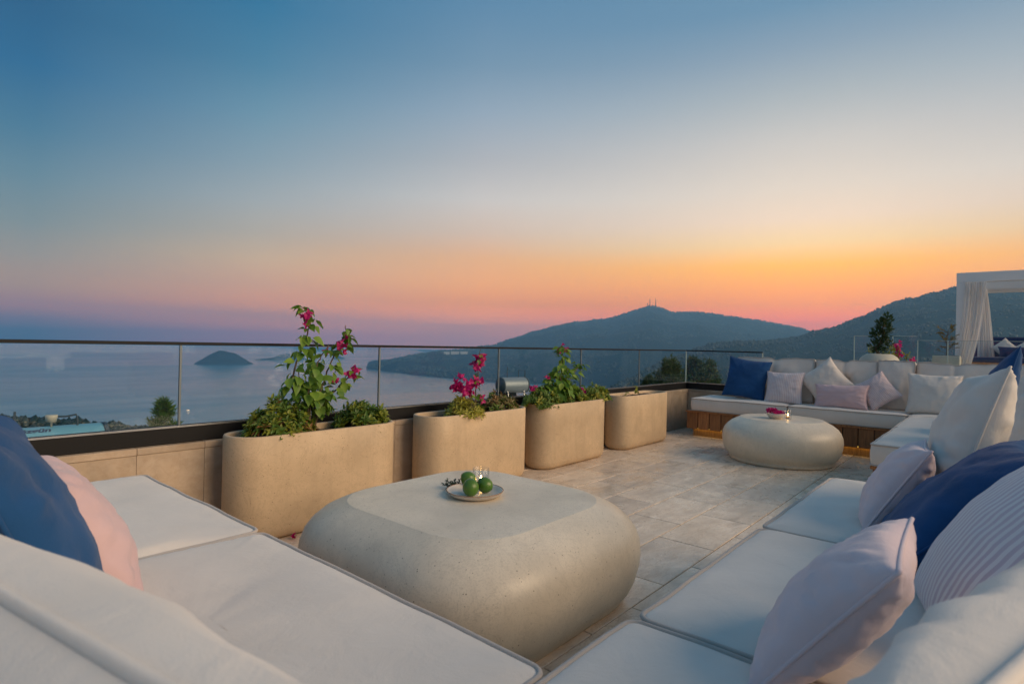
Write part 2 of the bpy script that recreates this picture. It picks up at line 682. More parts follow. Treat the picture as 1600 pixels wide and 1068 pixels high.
M['bract'] = m_leaf('magenta_bract', (.42, .008, .12), (.62, .02, .22), .4)
M['pine'] = m_leaf('pine_needles', (.03, .07, .02), (.08, .13, .035), .2)
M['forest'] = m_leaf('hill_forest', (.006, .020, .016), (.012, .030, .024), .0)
M['roof'] = m_plain('terracotta', (.26, .10, .06), .8)
M['plaster'] = m_plain('white_plaster', (.62, .58, .53), .8)
M['tank'] = m_plain('painted_tank', (.14, .34, .44), .35, var=.05)
M['tank_steel'] = m_plain('galvanised_tank', (.20, .24, .27), .4, .2)
M['tank_end'] = m_plain('tank_end_cap', (.03, .055, .075), .5)
M['panel'] = m_plain('solar_glass', (.015, .018, .024), .15)
M['ink'] = m_plain('tank_lettering', (.03, .05, .11), .6)
M['wax'] = m_plain('candle_wax', (.80, .55, .32), .5)
M['flame'] = m_emit('candle_flame', (1.0, .55, .16), 42)
M['ember'] = m_emit('boat_lamp', (1.0, .55, .22), 14)
M['led'] = m_emit('led_strip', (1.0, .60, .11), 2.2)


def m_curtain():
    b = NB('sheer_curtain')
    d = b.n('ShaderNodeBsdfDiffuse')
    d.inputs[0].default_value = (.90, .88, .87, 1)
    t = b.n('ShaderNodeBsdfTranslucent')
    t.inputs[0].default_value = (.90, .88, .86, 1)
    tr = b.n('ShaderNodeBsdfTransparent')
    m1 = b.n('ShaderNodeMixShader')
    m1.inputs[0].default_value = .45
    b.l(d.outputs[0], m1.inputs[1])
    b.l(t.outputs[0], m1.inputs[2])
    m2 = b.n('ShaderNodeMixShader')
    m2.inputs[0].default_value = .16
    b.l(m1.outputs[0], m2.inputs[1])
    b.l(tr.outputs[0], m2.inputs[2])
    b.l(m2.outputs[0], b.out.inputs[0])
    return b.m


M['curtain'] = m_curtain()


def m_sea():
    b = NB('sea_water')
    c = b.coord('Object', (1, 1, 1))
    c2 = b.coord('Object', (.35, 1.0, 1), (0, 0, R(40)))
    h = b.math('ADD', b.math('MULTIPLY', b.noise(c, .05, 5, .6), 1.0), b.math('MULTIPLY', b.noise(c2, .012, 6, .6), 3.0))
    # calm slicks and wind lanes
    sl_ = b.ramp(b.noise(c2, .0035, 6, .62, .8), [(.38, .10), (.62, .22)])
    p = b.bsdf((.045, .190, .280), sl_, h, .24, 1.6, .5)
    p.inputs['IOR'].default_value = 1.33
    return b.m


M['sea'] = m_sea()


def m_hill(name, ca, cb, cc):
    b = NB(name)
    c = b.coord('Object')
    n1 = b.noise(c, .012, 8, .65)
    n2 = b.noise(c, .09, 5, .6)
    col = b.ramp(n1, [(.3, ca), (.55, cb), (.72, cc)])
    col = b.mix(b.ramp(n2, [(.4, .75), (.6, 0.0)]), col, tuple(x * .55 for x in ca))
    b.bsdf(col, .95, n2, .3, 1.5, .1)
    return b.m


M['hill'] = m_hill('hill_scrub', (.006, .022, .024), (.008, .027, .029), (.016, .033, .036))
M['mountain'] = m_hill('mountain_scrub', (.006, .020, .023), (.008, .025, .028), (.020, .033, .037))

# ================================================================== far setting: sea, islands, hills
SEA = -110.0
Rs = 8000
rings = [circ(r_, SEA, 96) for r_ in (250, 900, 3000, 9000, Rs)]
v, f = loft(rings, False)
tag(obj('sea', v, f, M['sea']), kind='structure')


def polar_hill(name, ridge, near, mat, ncol=150, nt=34, back=900, amp=22, sc_=.006, pw=.8, seed=0, du=0):
    """ridge: (u, v, D) seen from the terrace -> real ridge points; near: (u, D) of the foot"""
    us = np.array([q[0] for q in ridge])
    uu = np.linspace(us[0], us[-1], ncol)
    vv = np.interp(uu, us, [q[1] for q in ridge])
    DD = np.interp(uu, us, [q[2] for q in ridge])
    NN = np.interp(uu, [q[0] for q in near], [q[1] for q in near])
    V = []
    F = []
    for j in range(ncol):
        top = atd(uu[j], vv[j], DD[j])
        top.z += 5 * fnoise((uu[j] * .05, seed, 0), 4) * min(1, (top.z - SEA) / 60)
        d = Vector((top.x, top.y, 0)).normalized()
        for i in range(nt):
            t = i / (nt * .75)
            if t <= 1:
                D = NN[j] + (DD[j] - NN[j]) * t
                s = t ** pw
                a = math.sin(math.pi * t)
            else:
                q = (t - 1) / (1 / .75 - 1)
                D = DD[j] + back * q
                s = max(0, 1 - q) ** .8
                a = .3 * math.sin(math.pi * q)
            z = SEA - 3 + (top.z - SEA + 3) * s
            p = d * D
            z += amp * a * fnoise((p.x * sc_, p.y * sc_, seed * 3.1), 5) * min(1, (top.z - SEA) / 120)
            V.append((p.x, p.y, z))
    for j in range(ncol - 1):
        for i in range(nt - 1):
            a = j * nt + i
            F.append((a, a + nt, a + nt + 1, a + 1))
    o = tag(obj(name, V, F, mat), kind='structure')
    return o, np.array(V).reshape(ncol, nt, 3)


ridgeM = [(574, 575, 2350), (600, 567, 2420), (640, 557, 2550), (690, 550, 2700), (740, 545, 2900), (775, 539.5, 3100), (800, 530, 3300), (830, 520, 3450), (860, 512, 3550),
          (900, 503.5, 3700), (950, 498, 3850), (975, 491, 3900), (1000, 482.5, 3950), (1010, 479.5, 3950), (1021, 478, 3950), (1033, 481.5, 3950), (1052, 488, 4000), (1075, 487.5, 4000),
          (1110, 490, 4000), (1150, 496, 4000), (1200, 503.5, 4000), (1240, 511, 4000), (1272, 519, 4000), (1320, 530, 4000), (1400, 545, 4000)]
nearM = [(574, 2330), (600, 2150), (650, 1900), (720, 1720), (800, 1570), (880, 1600), (960, 1560), (1100, 1700), (1400, 2000)]
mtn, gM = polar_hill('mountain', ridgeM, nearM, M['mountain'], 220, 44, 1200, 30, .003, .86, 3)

ridgeH = [(930, 625, 520), (960, 603, 560), (1000, 583, 640), (1040, 562, 740), (1085, 546.5, 860), (1105, 538, 900), (1130, 534, 930), (1165, 532.5, 980), (1200, 531.5, 1020), (1240, 526, 1100), (1272, 518.5, 1150),
          (1300, 511, 1200), (1330, 501, 1250), (1360, 488, 1290), (1380, 479.5, 1300), (1400, 471, 1320), (1430, 464, 1340), (1470, 454, 1360), (1500, 448.5, 1380), (1545, 445.5, 1400),
          (1600, 443, 1420), (1700, 436, 1450), (1850, 432, 1500), (2100, 470, 1500)]
nearH = [(930, 330), (1000, 280), (1100, 260), (1300, 300), (1600, 320), (2100, 350)]
ridgeH = [(a, b, c * 1.6) for a, b, c in ridgeH]
nearH = [(a, b * 1.6) for a, b in nearH]
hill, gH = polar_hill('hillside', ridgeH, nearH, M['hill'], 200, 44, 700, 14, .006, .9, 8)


def blob(rad, sd, flat=1.0):
    ico = [(0, 0, 1)] + [(.894 * math.cos(2 * math.pi * i / 5), .894 * math.sin(2 * math.pi * i / 5), .447) for i in range(5)] + \
          [(.894 * math.cos(2 * math.pi * (i + .5) / 5), .894 * math.sin(2 * math.pi * (i + .5) / 5), -.447) for i in range(5)] + [(0, 0, -1)]
    return ico


ICO = np.array(blob(1, 0))
ICOF = [(0, 1 + i, 1 + (i + 1) % 5) for i in range(5)] + [(1 + i, 6 + i, 1 + (i + 1) % 5) for i in range(5)] + [(1 + (i + 1) % 5, 6 + i, 6 + (i + 1) % 5) for i in range(5)] + [(6 + i, 11, 6 + (i + 1) % 5) for i in range(5)]


def forest(name, pts, rads, mat, label, seed=1, tall=1.1):
    rs = np.random.RandomState(seed)
    n = len(pts)
    jit = 1 + .35 * (rs.rand(n, 12, 1) - .5) * 2
    V = ICO[None] * jit * np.array(rads)[:, None, None]
    V[:, :, 2] *= tall
    V = V + np.array(pts)[:, None, :]
    F = (np.array(ICOF)[None] + (np.arange(n) * 12)[:, None, None]).reshape(-1, 3)
    V = V.reshape(-1, 3)
    me = bpy.data.meshes.new(name)
    me.vertices.add(len(V))
    me.vertices.foreach_set('co', V.ravel())
    me.loops.add(F.size)
    me.loops.foreach_set('vertex_index', F.ravel().astype(np.int32))
    me.polygons.add(len(F))
    me.polygons.foreach_set('loop_start', np.arange(0, F.size, 3, dtype=np.int32))
    me.polygons.foreach_set('loop_total', np.full(len(F), 3, dtype=np.int32))
    me.materials.append(mat)
    me.update()
    me.validate()
    return tag(link_mesh(name, me), label, 'trees', kind='stuff')


def scatter(G, n, t0, t1, rmin, rmax, seed, j0=0, j1=1, clump=.01, thr=-.15):
    rs = np.random.RandomState(seed)
    nc, ntt, _ = G.shape
    P, Q = [], []
    k = 0
    while len(P) < n and k < n * 6:
        k += 1
        a = rs.uniform(j0, j1) * (nc - 1.001)
        b = rs.uniform(t0, t1) * (ntt - 1.001)
        i, j = int(a), int(b)
        p = G[i, j] * (1 - a + i) * (1 - b + j) + G[i + 1, j] * (a - i) * (1 - b + j) + G[i, j + 1] * (1 - a + i) * (b - j) + G[i + 1, j + 1] * (a - i) * (b - j)
        if p[2] < SEA + 2:
            continue
        if noise.noise(Vector((p[0] * clump, p[1] * clump, seed))) < thr:
            continue
        r_ = rs.uniform(rmin, rmax)
        P.append((p[0], p[1], p[2] + r_ * .45))
        Q.append(r_)
    return P, Q


P1, Q1 = scatter(gH, 5000, .05, .78, 1.3, 2.9, 4, 0, .72, .012, -.22)
P2, Q2 = scatter(gH, 1500, .66, .76, 2.0, 4.2, 5, 0, .72, .012, -1)
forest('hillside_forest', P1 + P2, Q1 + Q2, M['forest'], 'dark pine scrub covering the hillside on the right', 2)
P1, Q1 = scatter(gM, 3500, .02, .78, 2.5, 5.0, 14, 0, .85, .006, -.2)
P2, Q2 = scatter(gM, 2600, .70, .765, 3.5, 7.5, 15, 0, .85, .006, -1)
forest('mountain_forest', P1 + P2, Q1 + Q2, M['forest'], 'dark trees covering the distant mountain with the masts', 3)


def island(name, ua, ub, vtop, vbase, peak=.5, seed=0, prof=None):
    a = atz(ua, vbase, SEA)
    b = atz(ub, vbase, SEA)
    c = (a + b) / 2
    ax = (b - a) / 2
    dn = Vector((c.x, c.y, 0)).normalized()
    top = (vbase - vtop) / FPX * (c.dot(fw))
    n1, n2 = 60, 24
    V, F = [], []
    for i in range(n1 + 1):
        s = -1 + 2 * i / n1
        pr = np.interp((s + 1) / 2, [q[0] for q in prof], [q[1] for q in prof])
        for j in range(n2 + 1):
            t = -1 + 2 * j / n2
            wd = ax.length * .55 * math.sqrt(max(0, 1 - s * s)) + 4
            p = c + ax * s + dn * (t * wd + ax.length * .5)
            h_ = top * pr * max(0, 1 - t * t) ** .7
            h_ *= 1 + .14 * fnoise((p.x * .02, p.y * .02, seed), 4)
            V.append((p.x, p.y, SEA - 2.5 + h_ + 2.5 * (1 if h_ > .5 else 0)))
    for i in range(n1):
        for j in range(n2):
            q = i * (n2 + 1) + j
            F.append((q, q + n2 + 1, q + n2 + 2, q + 1))
    o = obj(name, V, F, M['mountain'])
    return tag(o, kind='structure')


island('island', 301, 398, 548.5, 569, seed=1, prof=[(0, 0), (.1, .25), (.25, .66), (.4, .97), (.5, 1), (.6, .95), (.75, .62), (.9, .2), (1, 0)])
island('island', 396, 486, 553, 562.5, seed=2, prof=[(0, 0), (.08, .15), (.3, .3), (.45, .85), (.55, 1), (.7, .8), (.85, .4), (1, 0)])
island('islet', 518, 540, 555, 560, seed=3, prof=[(0, 0), (.5, 1), (1, 0)])

# ground falling away from the house to the shore, with a wooded spur at the far left


def spur(a_):
    da = max(-1.2, min(1.2, a_ - YAW))
    u = CX - FPX * math.tan(da)
    vt = np.interp(u, [-900, -260, 0, 60, 130, 180, 235, 262, 330], [640, 640, 654, 658, 664, 666.5, 671, 678, 740])
    return (vt + 5 - (537 + .0224 * (u - 800))) * math.cos(da) / FPX


def ground_z(a_, D):
    zz = float(np.interp(D, [0, 10, 24, 60, 120, 200, 300, 420, 640], [-3.6, -4.0, -7.5, -15.0, -30.0, -48.0, -72, -116, -120]))
    if a_ > YAW + R(26) and D > 24:
        sp_ = EYE - min(D, 225) * spur(a_)
        k = min(1, max(0, (D - 24) / 80)) * min(1, max(0, (a_ - YAW - R(26)) / R(3)))
        fall = 0 if D < 225 else (D - 225) * .42
        zz = max(zz, zz + (sp_ - fall - zz) * k)
    return zz


V, F = [], []
azs = np.linspace(R(-75), R(175), 170)
ds = [2.0, 6, 10, 16, 24, 36, 55, 80, 110, 140, 170, 200, 225, 260, 330, 420, 520, 640]
for a_ in azs:
    for D in ds:
        zz = ground_z(a_, D)
        V.append((math.cos(a_) * D, math.sin(a_) * D, max(zz, SEA - 8)))
nd = len(ds)
for i in range(len(azs) - 1):
    for j in range(nd - 1):
        q = i * nd + j
        F.append((q, q + nd, q + nd + 1, q + 1))
tag(obj('ground_slope', V, [tuple(reversed(q)) for q in F], M['hill']), kind='structure')
rs = np.random.RandomState(3)
P, Q = [], []
for k in range(9000):
    a_ = rs.uniform(YAW + R(27.5), R(110))
    D = rs.uniform(95, 228)
    r_ = rs.uniform(.35, .95) * (.7 + .6 * abs(noise.noise(Vector((a_ * 40, D * .05, 1)))))
    P.append((math.cos(a_) * D, math.sin(a_) * D, ground_z(a_, D) + r_ * .55))
    Q.append(r_)
forest('slope_wood', P, Q, M['forest'], 'low dark wood on the slope behind the blue water tank', 6)

# ================================================================== terrace shell
WY, WX = 3.16, 7.32          # inner faces of the sea wall and of the end wall
WT = .505                    # top of the walls
SEAT = .45

mb = MB()
mb.box((-2.6, -3.2, -.30), (WX + .25, WY + .25, -.022))
terr = tag(mb.build('terrace_floor', M['grout']), kind='structure')
# travertine slabs, running bond
TX, TY = .585, .3135
J = .0025
tme = {}


def tile_mesh(lx, ly):
    k = (round(lx, 3), round(ly, 3))
    if k not in tme:
        b = MB()
        b.box((-lx / 2 + J, -ly / 2 + J, -.02), (lx / 2 - J, ly / 2 - J, 0), .0022)
        tme[k] = mesh('tile', b.v, b.f, M['tile'], False)
    return tme[k]


row = -7
while True:
    y0 = 1.118 + row * TY
    y1 = min(y0 + TY, WY)
    if y0 >= WY - .02:
        break
    if y0 > -.9:
        x = 2.963 + (TX / 2 if row % 2 else 0) - 6 * TX
        while x < WX - .02:
            x1 = min(x + TX, WX)
            cx_, cy_ = (x + x1) / 2, (y0 + y1) / 2
            # skip slabs that lie wholly under the sofas
            if not (x1 < .55 or (y1 < .25)):
                o = link_mesh('tile', tile_mesh(x1 - x, y1 - y0), terr, (cx_, cy_, rng.uniform(-.0006, .0006)))
            x += TX
    row += 1


def clad_wall(name, label, p0, p1, h_, th, side, joints, group=None):
    """low wall from p0 to p1; side = unit normal of the clad face"""
    p0, p1 = Vector(p0), Vector(p1)
    d = (p1 - p0)
    ln = d.length
    d.normalize()
    n = Vector(side)
    e = empty(name, (p0.x, p0.y, 0), label, 'wall', group)
    a = p0 - n * .022
    c = p1 - n * th
    lo = (min(a.x, c.x), min(a.y, c.y), -.02)
    hi = (max(a.x, c.x), max(a.y, c.y), h_ - .034)
    b = MB()
    b.box(lo, hi)
    b.build('core', M['plaster'], e)
    js = [0] + [j for j in joints if 0 < j < ln] + [ln]
    for i in range(len(js) - 1):
        q0 = p0 + d * (js[i] + .0006)
        q1 = p0 + d * (js[i + 1] - .0006)
        r0, r1 = q0 - n * .0215, q1
        b = MB()
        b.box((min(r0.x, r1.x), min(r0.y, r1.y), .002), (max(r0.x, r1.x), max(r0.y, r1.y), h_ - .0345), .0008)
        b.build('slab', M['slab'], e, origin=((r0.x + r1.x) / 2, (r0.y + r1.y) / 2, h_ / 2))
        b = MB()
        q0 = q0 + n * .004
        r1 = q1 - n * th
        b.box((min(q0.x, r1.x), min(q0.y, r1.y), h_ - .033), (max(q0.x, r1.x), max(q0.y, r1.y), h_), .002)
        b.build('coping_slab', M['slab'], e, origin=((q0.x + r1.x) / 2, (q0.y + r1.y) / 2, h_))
    return e


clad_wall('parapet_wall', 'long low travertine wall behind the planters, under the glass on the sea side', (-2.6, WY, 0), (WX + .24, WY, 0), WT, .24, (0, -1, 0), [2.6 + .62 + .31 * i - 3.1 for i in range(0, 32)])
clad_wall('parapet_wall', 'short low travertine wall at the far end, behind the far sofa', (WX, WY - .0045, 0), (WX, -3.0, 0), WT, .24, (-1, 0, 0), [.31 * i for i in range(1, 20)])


def balustrade(label, p0, p1, joints, endpost=False):
    p0, p1 = Vector(p0), Vector(p1)
    d = p1 - p0
    ln = d.length
    d.normalize()
    n = Vector((-d.y, d.x, 0))
    e = empty('glass_balustrade', (p0.x, p0.y, WT), label, 'balustrade')

    def bx(name, s0, s1, w0, w1, z0, z1, mat, bev=0):
        a = p0 + d * s0 + n * w0
        c = p0 + d * s1 + n * w1
        b = MB()
        b.box((min(a.x, c.x), min(a.y, c.y), z0), (max(a.x, c.x), max(a.y, c.y), z1), bev)
        return b.build(name, mat, e)
    bx('base_channel', 0, ln, -.032, .032, WT + .0005, .592, M['black'], .003)
    bx('trim', 0, ln, -.0335, -.030, .586, .5945, M['steel'])
    js = [0] + joints + [ln]
    for i in range(len(js) - 1):
        bx('glass_pane', js[i] + .006, js[i + 1] - .006, -.006, .006, .58, 1.008, M['glass'])
        if i:
            bx('pane_joint', js[i] - .0045, js[i] + .0045, -.007, .007, .59, 1.008, M['gasket'])
    bx('top_rail', 0, ln, -.011, .011, 1.006, 1.022, M['black'], .002)
    if endpost:
        bx('end_edge', ln - .006, ln + .004, -.007, .007, .59, 1.006, M['edge'])
        bx('corner_edge', -.006, .006, -.008, .008, .59, 1.006, M['edge'])
    return e


GY = WY + .062
GX = WX + .062
balustrade('long frameless glass balustrade with black rail along the sea side', (-2.6, GY, 0), (GX - .04, GY, 0), [2.6 + x for x in (-1.31, -.09, 1.135, 2.38, 3.6, 4.845, 6.07)])
balustrade('short glass balustrade with black rail at the far corner, ending behind the far sofa', (GX, GY, 0), (GX, 2.235, 0), [], True)

# little black spotlight on the floor in the far corner
e = empty('floor_spotlight', (7.22, 3.02, 0), 'tiny black spotlight on the floor in the far corner', 'spotlight')
b = MB()
b.add(*loft([circ(.026, 0, 12, (7.22, 3.02)), circ(.026, .008, 12, (7.22, 3.02))]))
b.build('foot', M['black'], e)
b = MB()
b.tube([(7.235, 3.02, .012), (7.215, 3.02, .028), (7.18, 3.02, .05)], [.022, .026, .026], 12)
b.build('lamp_head', M['black'], e, True)

# ================================================================== planters
PX = [1.27, 2.536, 3.767, 5.076]
PL = [1.02, 1.06, 1.02, 1.05]
PYC, PR, PH = 2.985, .15, .55


def planter(i, label):
    x0, ln = PX[i], PL[i]
    cx_ = x0 + ln / 2
    c = (cx_, PYC)
    e = empty('planter', (cx_, PYC, 0), label, 'planter', 'cast stone planters along the sea wall')
    prof = [(.055, .0), (.045, .001), (.022, .012), (.008, .032), (.0, .065), (0, .20), (0, .38), (0, PH - .006), (.003, PH - .001), (.008, PH), (.020, PH), (.025, PH - .003), (.028, PH - .010), (.03, PH - .08)]
    rings = [rrect(ln / 2 - d, PR - d, PR - d, z, 14, 9, c) for d, z in prof]
    v, f = loft(rings)
    obj('pot', v, f, M['planter'], e, origin=(cx_, PYC, 0.0 + PH / 2))
    # soil: lumpy sheet
    rings = []
    for s in (1, .9, .75, .5, .2):
        rg = rrect((ln / 2 - .03) * s + .0, (PR - .03) * s, (PR - .03) * s, PH - .035, 14, 9, c)
        rings.append([(p[0], p[1], p[2] + .02 * fnoise((p[0] * 14, p[1] * 14, i), 3) + .012 * (1 - s)) for p in rg])
    v, f = loft(rings, False)
    f.append(tuple(range(4 * len(rings[0]), 5 * len(rings[0]))))
    obj('soil', v, f, M['soil'], e)
    return e


planter(0, 'large stone planter nearest the camera, with tall bougainvillea between two bushes')
planter(1, 'stone planter with yellowish bush and magenta flowers, second from the left')
planter(2, 'stone planter with dense green leafy cone, third from the left')
planter(3, 'almost bare stone planter with one seedling, farthest along the wall')

# ================================================================== tables


def stone_table(name, label, c, H_, hx, hy, r, prof):
    """prof: (inset from the widest outline, z)"""
    rings = [rrect(hx - d, hy - d, max(r - d * .75, .05), z, 10, 12, c) for d, z in prof]
    top = rings[-1]
    zt = prof[-1][1]
    for s in (.9, .6, .3):
        rings.append([(c[0] + (p[0] - c[0]) * s, c[1] + (p[1] - c[1]) * s, zt + .0006 * (1 - s)) for p in top])
    v, f = loft(rings)
    o = obj(name, v, f, M['table'], origin=(c[0], c[1], 0))
    return tag(o, label, 'table', 'cast stone coffee tables')


T1 = (1.74, 1.68)
TH = .40
prof1 = [(.085, .0), (.075, .004), (.062, .018), (.058, .03), (.038, .055), (.018, .10), (.004, .16), (0, .205), (.004, .25), (.018, .29), (.042, .325), (.078, .357), (.112, .375), (.145, .390), (.162, .3965), (.1665, .3985), (.1685, .3996), (.172, .400)]
stone_table('coffee_table', 'big rounded square stone coffee table in the middle, carrying the limes', T1, TH, .605, .605, .36, prof1)
T2 = (5.83, 1.585)
prof2 = [(.085, .0), (.070, .004), (.062, .022), (.066, .034), (.045, .055), (.018, .10), (.004, .16), (0, .205), (.004, .25), (.018, .29), (.042, .325), (.078, .357), (.112, .375), (.138, .389), (.150, .3965), (.1535, .3985), (.1555, .3996), (.159, .400)]
stone_table('coffee_table', 'smaller round stone table in front of the far sofa, carrying a flower bowl', T2, TH, .52, .52, .50, prof2)

# ================================================================== cushions and sofas


def box_cushion(name, label, x0, x1, y0, y1, z0, z1, mat, seed, r=.03, dome=.018, group='seat cushions', cat='cushion'):
    cx_, cy_ = (x0 + x1) / 2, (y0 + y1) / 2
    hx, hy = (x1 - x0) / 2, (y1 - y0) / 2
    c = (cx_, cy_)
    e = empty(name, (cx_, cy_, z0), label, cat, group)

    def wob(p, k=.004):
        q = (p[0] * 4.5, p[1] * 4.5, p[2] * 5 + seed * 3.7)
        return (p[0] + k * fnoise(q, 3), p[1] + k * fnoise((q[0] + 9, q[1], q[2]), 3), p[2] + k * .8 * fnoise((q[0], q[1] + 5, q[2]), 3))
    ht = z1 - z0
    prof = [(.02, z0 + .002), (.006, z0 + .004), (.001, z0 + .010), (-.004, z0 + ht * .3), (-.006, z0 + ht * .5), (-.004, z0 + ht * .7), (.001, z1 - .010), (.006, z1 - .003), (.014, z1)]
    rings = [[wob(p) for p in rrect(hx - d, hy - d, max(r - d, .01), z, 40, 6, c)] for d, z in prof]
    for ins in (.03, .055, .09, .14, .20):
        if ins < min(hx, hy) - .04:
            dz = dome * (1 - math.exp(-ins / .07))
            pk = .0028 * math.exp(-((ins - .035) / .03) ** 2)
            rings.append([wob((p[0], p[1], z1 + dz + .008 * fnoise((p[0] * 3, p[1] * 3, seed), 3) + pk * noise.noise(Vector((p[0] * 38, p[1] * 38, seed)))), .003) for p in rrect(hx - ins, hy - ins, max(r - ins, .012), 0, 40, 6, c)])
    last = rings[-1]
    for s in (.66, .33):
        rings.append([(cx_ + (p[0] - cx_) * s, cy_ + (p[1] - cy_) * s, p[2] + dome * .15 * (1 - s)) for p in last])
    v, f = loft(rings)
    obj('cover', v, f, mat, e, origin=(cx_, cy_, z0))
    for zz, dd in ((z1 - .004, 4), (z0 + .006, 1)):
        path = [wob(p) for p in rrect(hx - .001, hy - .001, r, zz, 14, 6, c)]
        v, f = tube(path, .0064, 6, True)
        obj('piping', v, f, M['piping'] if mat in (M['cream'], M['cream_warm']) else mat, e)
    return e


def pillow_mesh(wd, ht, th, seed, n=26, ear=.10, wr=1.0, puff=.42, lump=1.0):
    """soft knife-edge pillow: X width, Z height, Y thickness, centre at origin"""
    def outline(a, b):
        # concave sides, pointed corners
        x = a * (1 - ear * (1 - b * b) * .0) * wd / 2
        z = b * ht / 2
        x *= 1 - ear * (1 - b * b) * abs(a) ** 3
        z *= 1 - ear * (1 - a * a) * abs(b) ** 3
        return x, z
    V, UV = [], []
    idx = {}
    F = []
    for side in (1, -1):
        for i in range(n + 1):
            for j in range(n + 1):
                if side == -1 and (i in (0, n) or j in (0, n)):
                    idx[(side, i, j)] = idx[(1, i, j)]
                    continue
                a = -math.cos(math.pi * i / n) * .45 + (-1 + 2 * i / n) * .55
                b = -math.cos(math.pi * j / n) * .45 + (-1 + 2 * j / n) * .55
                x, z = outline(a, b)
                k = max(0, (1 - a * a)) * max(0, (1 - b * b))
                y = side * th / 2 * (k ** puff)
                # gather wrinkles near seams and corners + broad slumps
                ed = 1 - k
                q = Vector((a * 2.2, b * 2.2, seed * 5.3 + side))
                y += side * th * .10 * lump * noise.fractal(q, 1, 2, 3) * k ** .3
                ang = math.atan2(b, a)
                rad = math.hypot(a, b)
                w1 = 1 - abs(noise.noise(Vector((ang * 4.5, rad * .9, seed * 2.1 + side * 3)))) * 2.2
                y += -side * th * .055 * wr * max(0, w1) ** 2 * (k ** .35) * min(1, rad * 1.2)
                ed_ = min(1 - abs(a), 1 - abs(b))
                tt = a if (1 - abs(b)) < (1 - abs(a)) else b
                pk = noise.noise(Vector((tt * 7.5 + seed, seed * 1.7, side * 2.0))) + .5 * noise.noise(Vector((tt * 17 + seed, seed * 2.7, side * 5.0)))
                y += side * th * .06 * wr * pk * math.exp(-(ed_ / .28) ** 2) * (1 - math.exp(-(ed_ / .07) ** 2))
                sag = -.012 * (1 - b) * 0
                idx[(side, i, j)] = len(V)
                V.append((x, y, z + sag))
                UV.append((a * .5 + .5, b * .5 + .5))
        for i in range(n):
            for j in range(n):
                q = (idx[(side, i, j)], idx[(side, i + 1, j)], idx[(side, i + 1, j + 1)], idx[(side, i, j + 1)])
                F.append(q if side == -1 else tuple(reversed(q)))
    path = []
    for i in range(n):
        path.append(V[idx[(1, i, 0)]])
    for j in range(n):
        path.append(V[idx[(1, n, j)]])
    for i in range(n, 0, -1):
        path.append(V[idx[(1, i, n)]])
    for j in range(n, 0, -1):
        path.append(V[idx[(1, 0, j)]])
    return V, F, UV, path


def pillow(label, mat, size, loc, yaw=0, lean=0, spin=0, seed=1, name='throw_pillow', group='throw pillows', cat='pillow', pip=.0042, rest=None, pipmat=None, ear=.10, wr=1.0, puff=.42, lump=.6, n=34):
    """yaw: direction of the front normal (deg from +x); lean: tilt back; spin: turn in its own plane; rest: height of what carries it"""
    wd, ht, th = size
    V, F, UV, path = pillow_mesh(wd, ht, th, seed, n, ear, wr, puff, lump)
    Mx = Matrix.Rotation(R(yaw - 90), 4, 'Z') @ Matrix.Rotation(R(lean), 4, 'X') @ Matrix.Rotation(R(spin), 4, 'Y')
    V = [Mx @ Vector(p) for p in V]
    path = [Mx @ Vector(p) for p in path]
    lo = min(p.z for p in V)
    x, y = loc[0], loc[1]
    z = loc[2] if rest is None else rest - lo
    if rest is not None:      # settle: flatten what would sink under the seat surface
        z -= .018
        V = [Vector((p.x, p.y, max(p.z, rest - z + (p.z + z - rest) * .1))) for p in V]
        path = [Vector((p.x, p.y, max(p.z, rest - z + .004))) for p in path]
    me = mesh(name, V, F, mat)
    uvl = me.uv_layers.new(name='UVMap')
    for lp in me.loops:
        uvl.data[lp.index].uv = UV[lp.vertex_index]
    o = link_mesh(name, me)
    o.location = (x, y, z)
    tag(o, label, cat, group)
    v, f = tube(path, pip, 6, True)
    link_mesh('piping', mesh('piping', v, f, pipmat or mat), o)
    return o


def sofa_base(label, x0, x1, y0, y1, faces, led=(), zt=.305):
    """timber plinth clad with upright boards; faces: which sides carry boards"""
    cx_, cy_ = (x0 + x1) / 2, (y0 + y1) / 2
    e = empty('sofa_base', (cx_, cy_, 0), label, 'sofa base', 'timber sofa bases')
    ins = .06
    b = MB()
    b.box((x0 + .022, y0 + .022, .10), (x1 - .022, y1 - .022, zt - .024))
    b.build('carcass', M['black'], e)
    b = MB()
    b.box((x0 + ins, y0 + ins, .0005), (x1 - ins, y1 - ins, .0995))
    b.build('plinth', M['wood_dark'], e)
    b = MB()
    b.box((x0 - .012, y0 - .012, zt - .022), (x1 + .012, y1 + .012, zt), .003)
    b.build('cap', M['wood'], e)
    for sd in faces:
        a0, a1 = (y0, y1) if sd in '+x-x' and sd[1] == 'x' else (x0, x1)
        nb = max(1, round((a1 - a0) / .136))
        st = (a1 - a0) / nb
        bm_ = MB()
        bm_.box((-st / 2 + .004, -.0095, -(zt - .024 - .088) / 2), (st / 2 - .004, .0095, (zt - .024 - .088) / 2), .0025)
        me = mesh('board', bm_.v, bm_.f, M['wood'], False)
        for i in range(nb):
            m_ = a0 + st * (i + .5)
            zc = (zt - .024 + .088) / 2
            if sd == '-x':
                p, rz = (x0 + .011, m_, zc), math.pi / 2
            elif sd == '+x':
                p, rz = (x1 - .011, m_, zc), math.pi / 2
            elif sd == '-y':
                p, rz = (m_, y0 + .011, zc), 0
            else:
                p, rz = (m_, y1 - .011, zc), 0
            o = link_mesh('board', me, e, (p[0] - cx_, p[1] - cy_, p[2]))
            o.rotation_euler = (0, 0, rz)
    for a, c in led:
        b = MB()
        b.box(a, c)
        b.build('led_strip', M['led'], e)
    return e


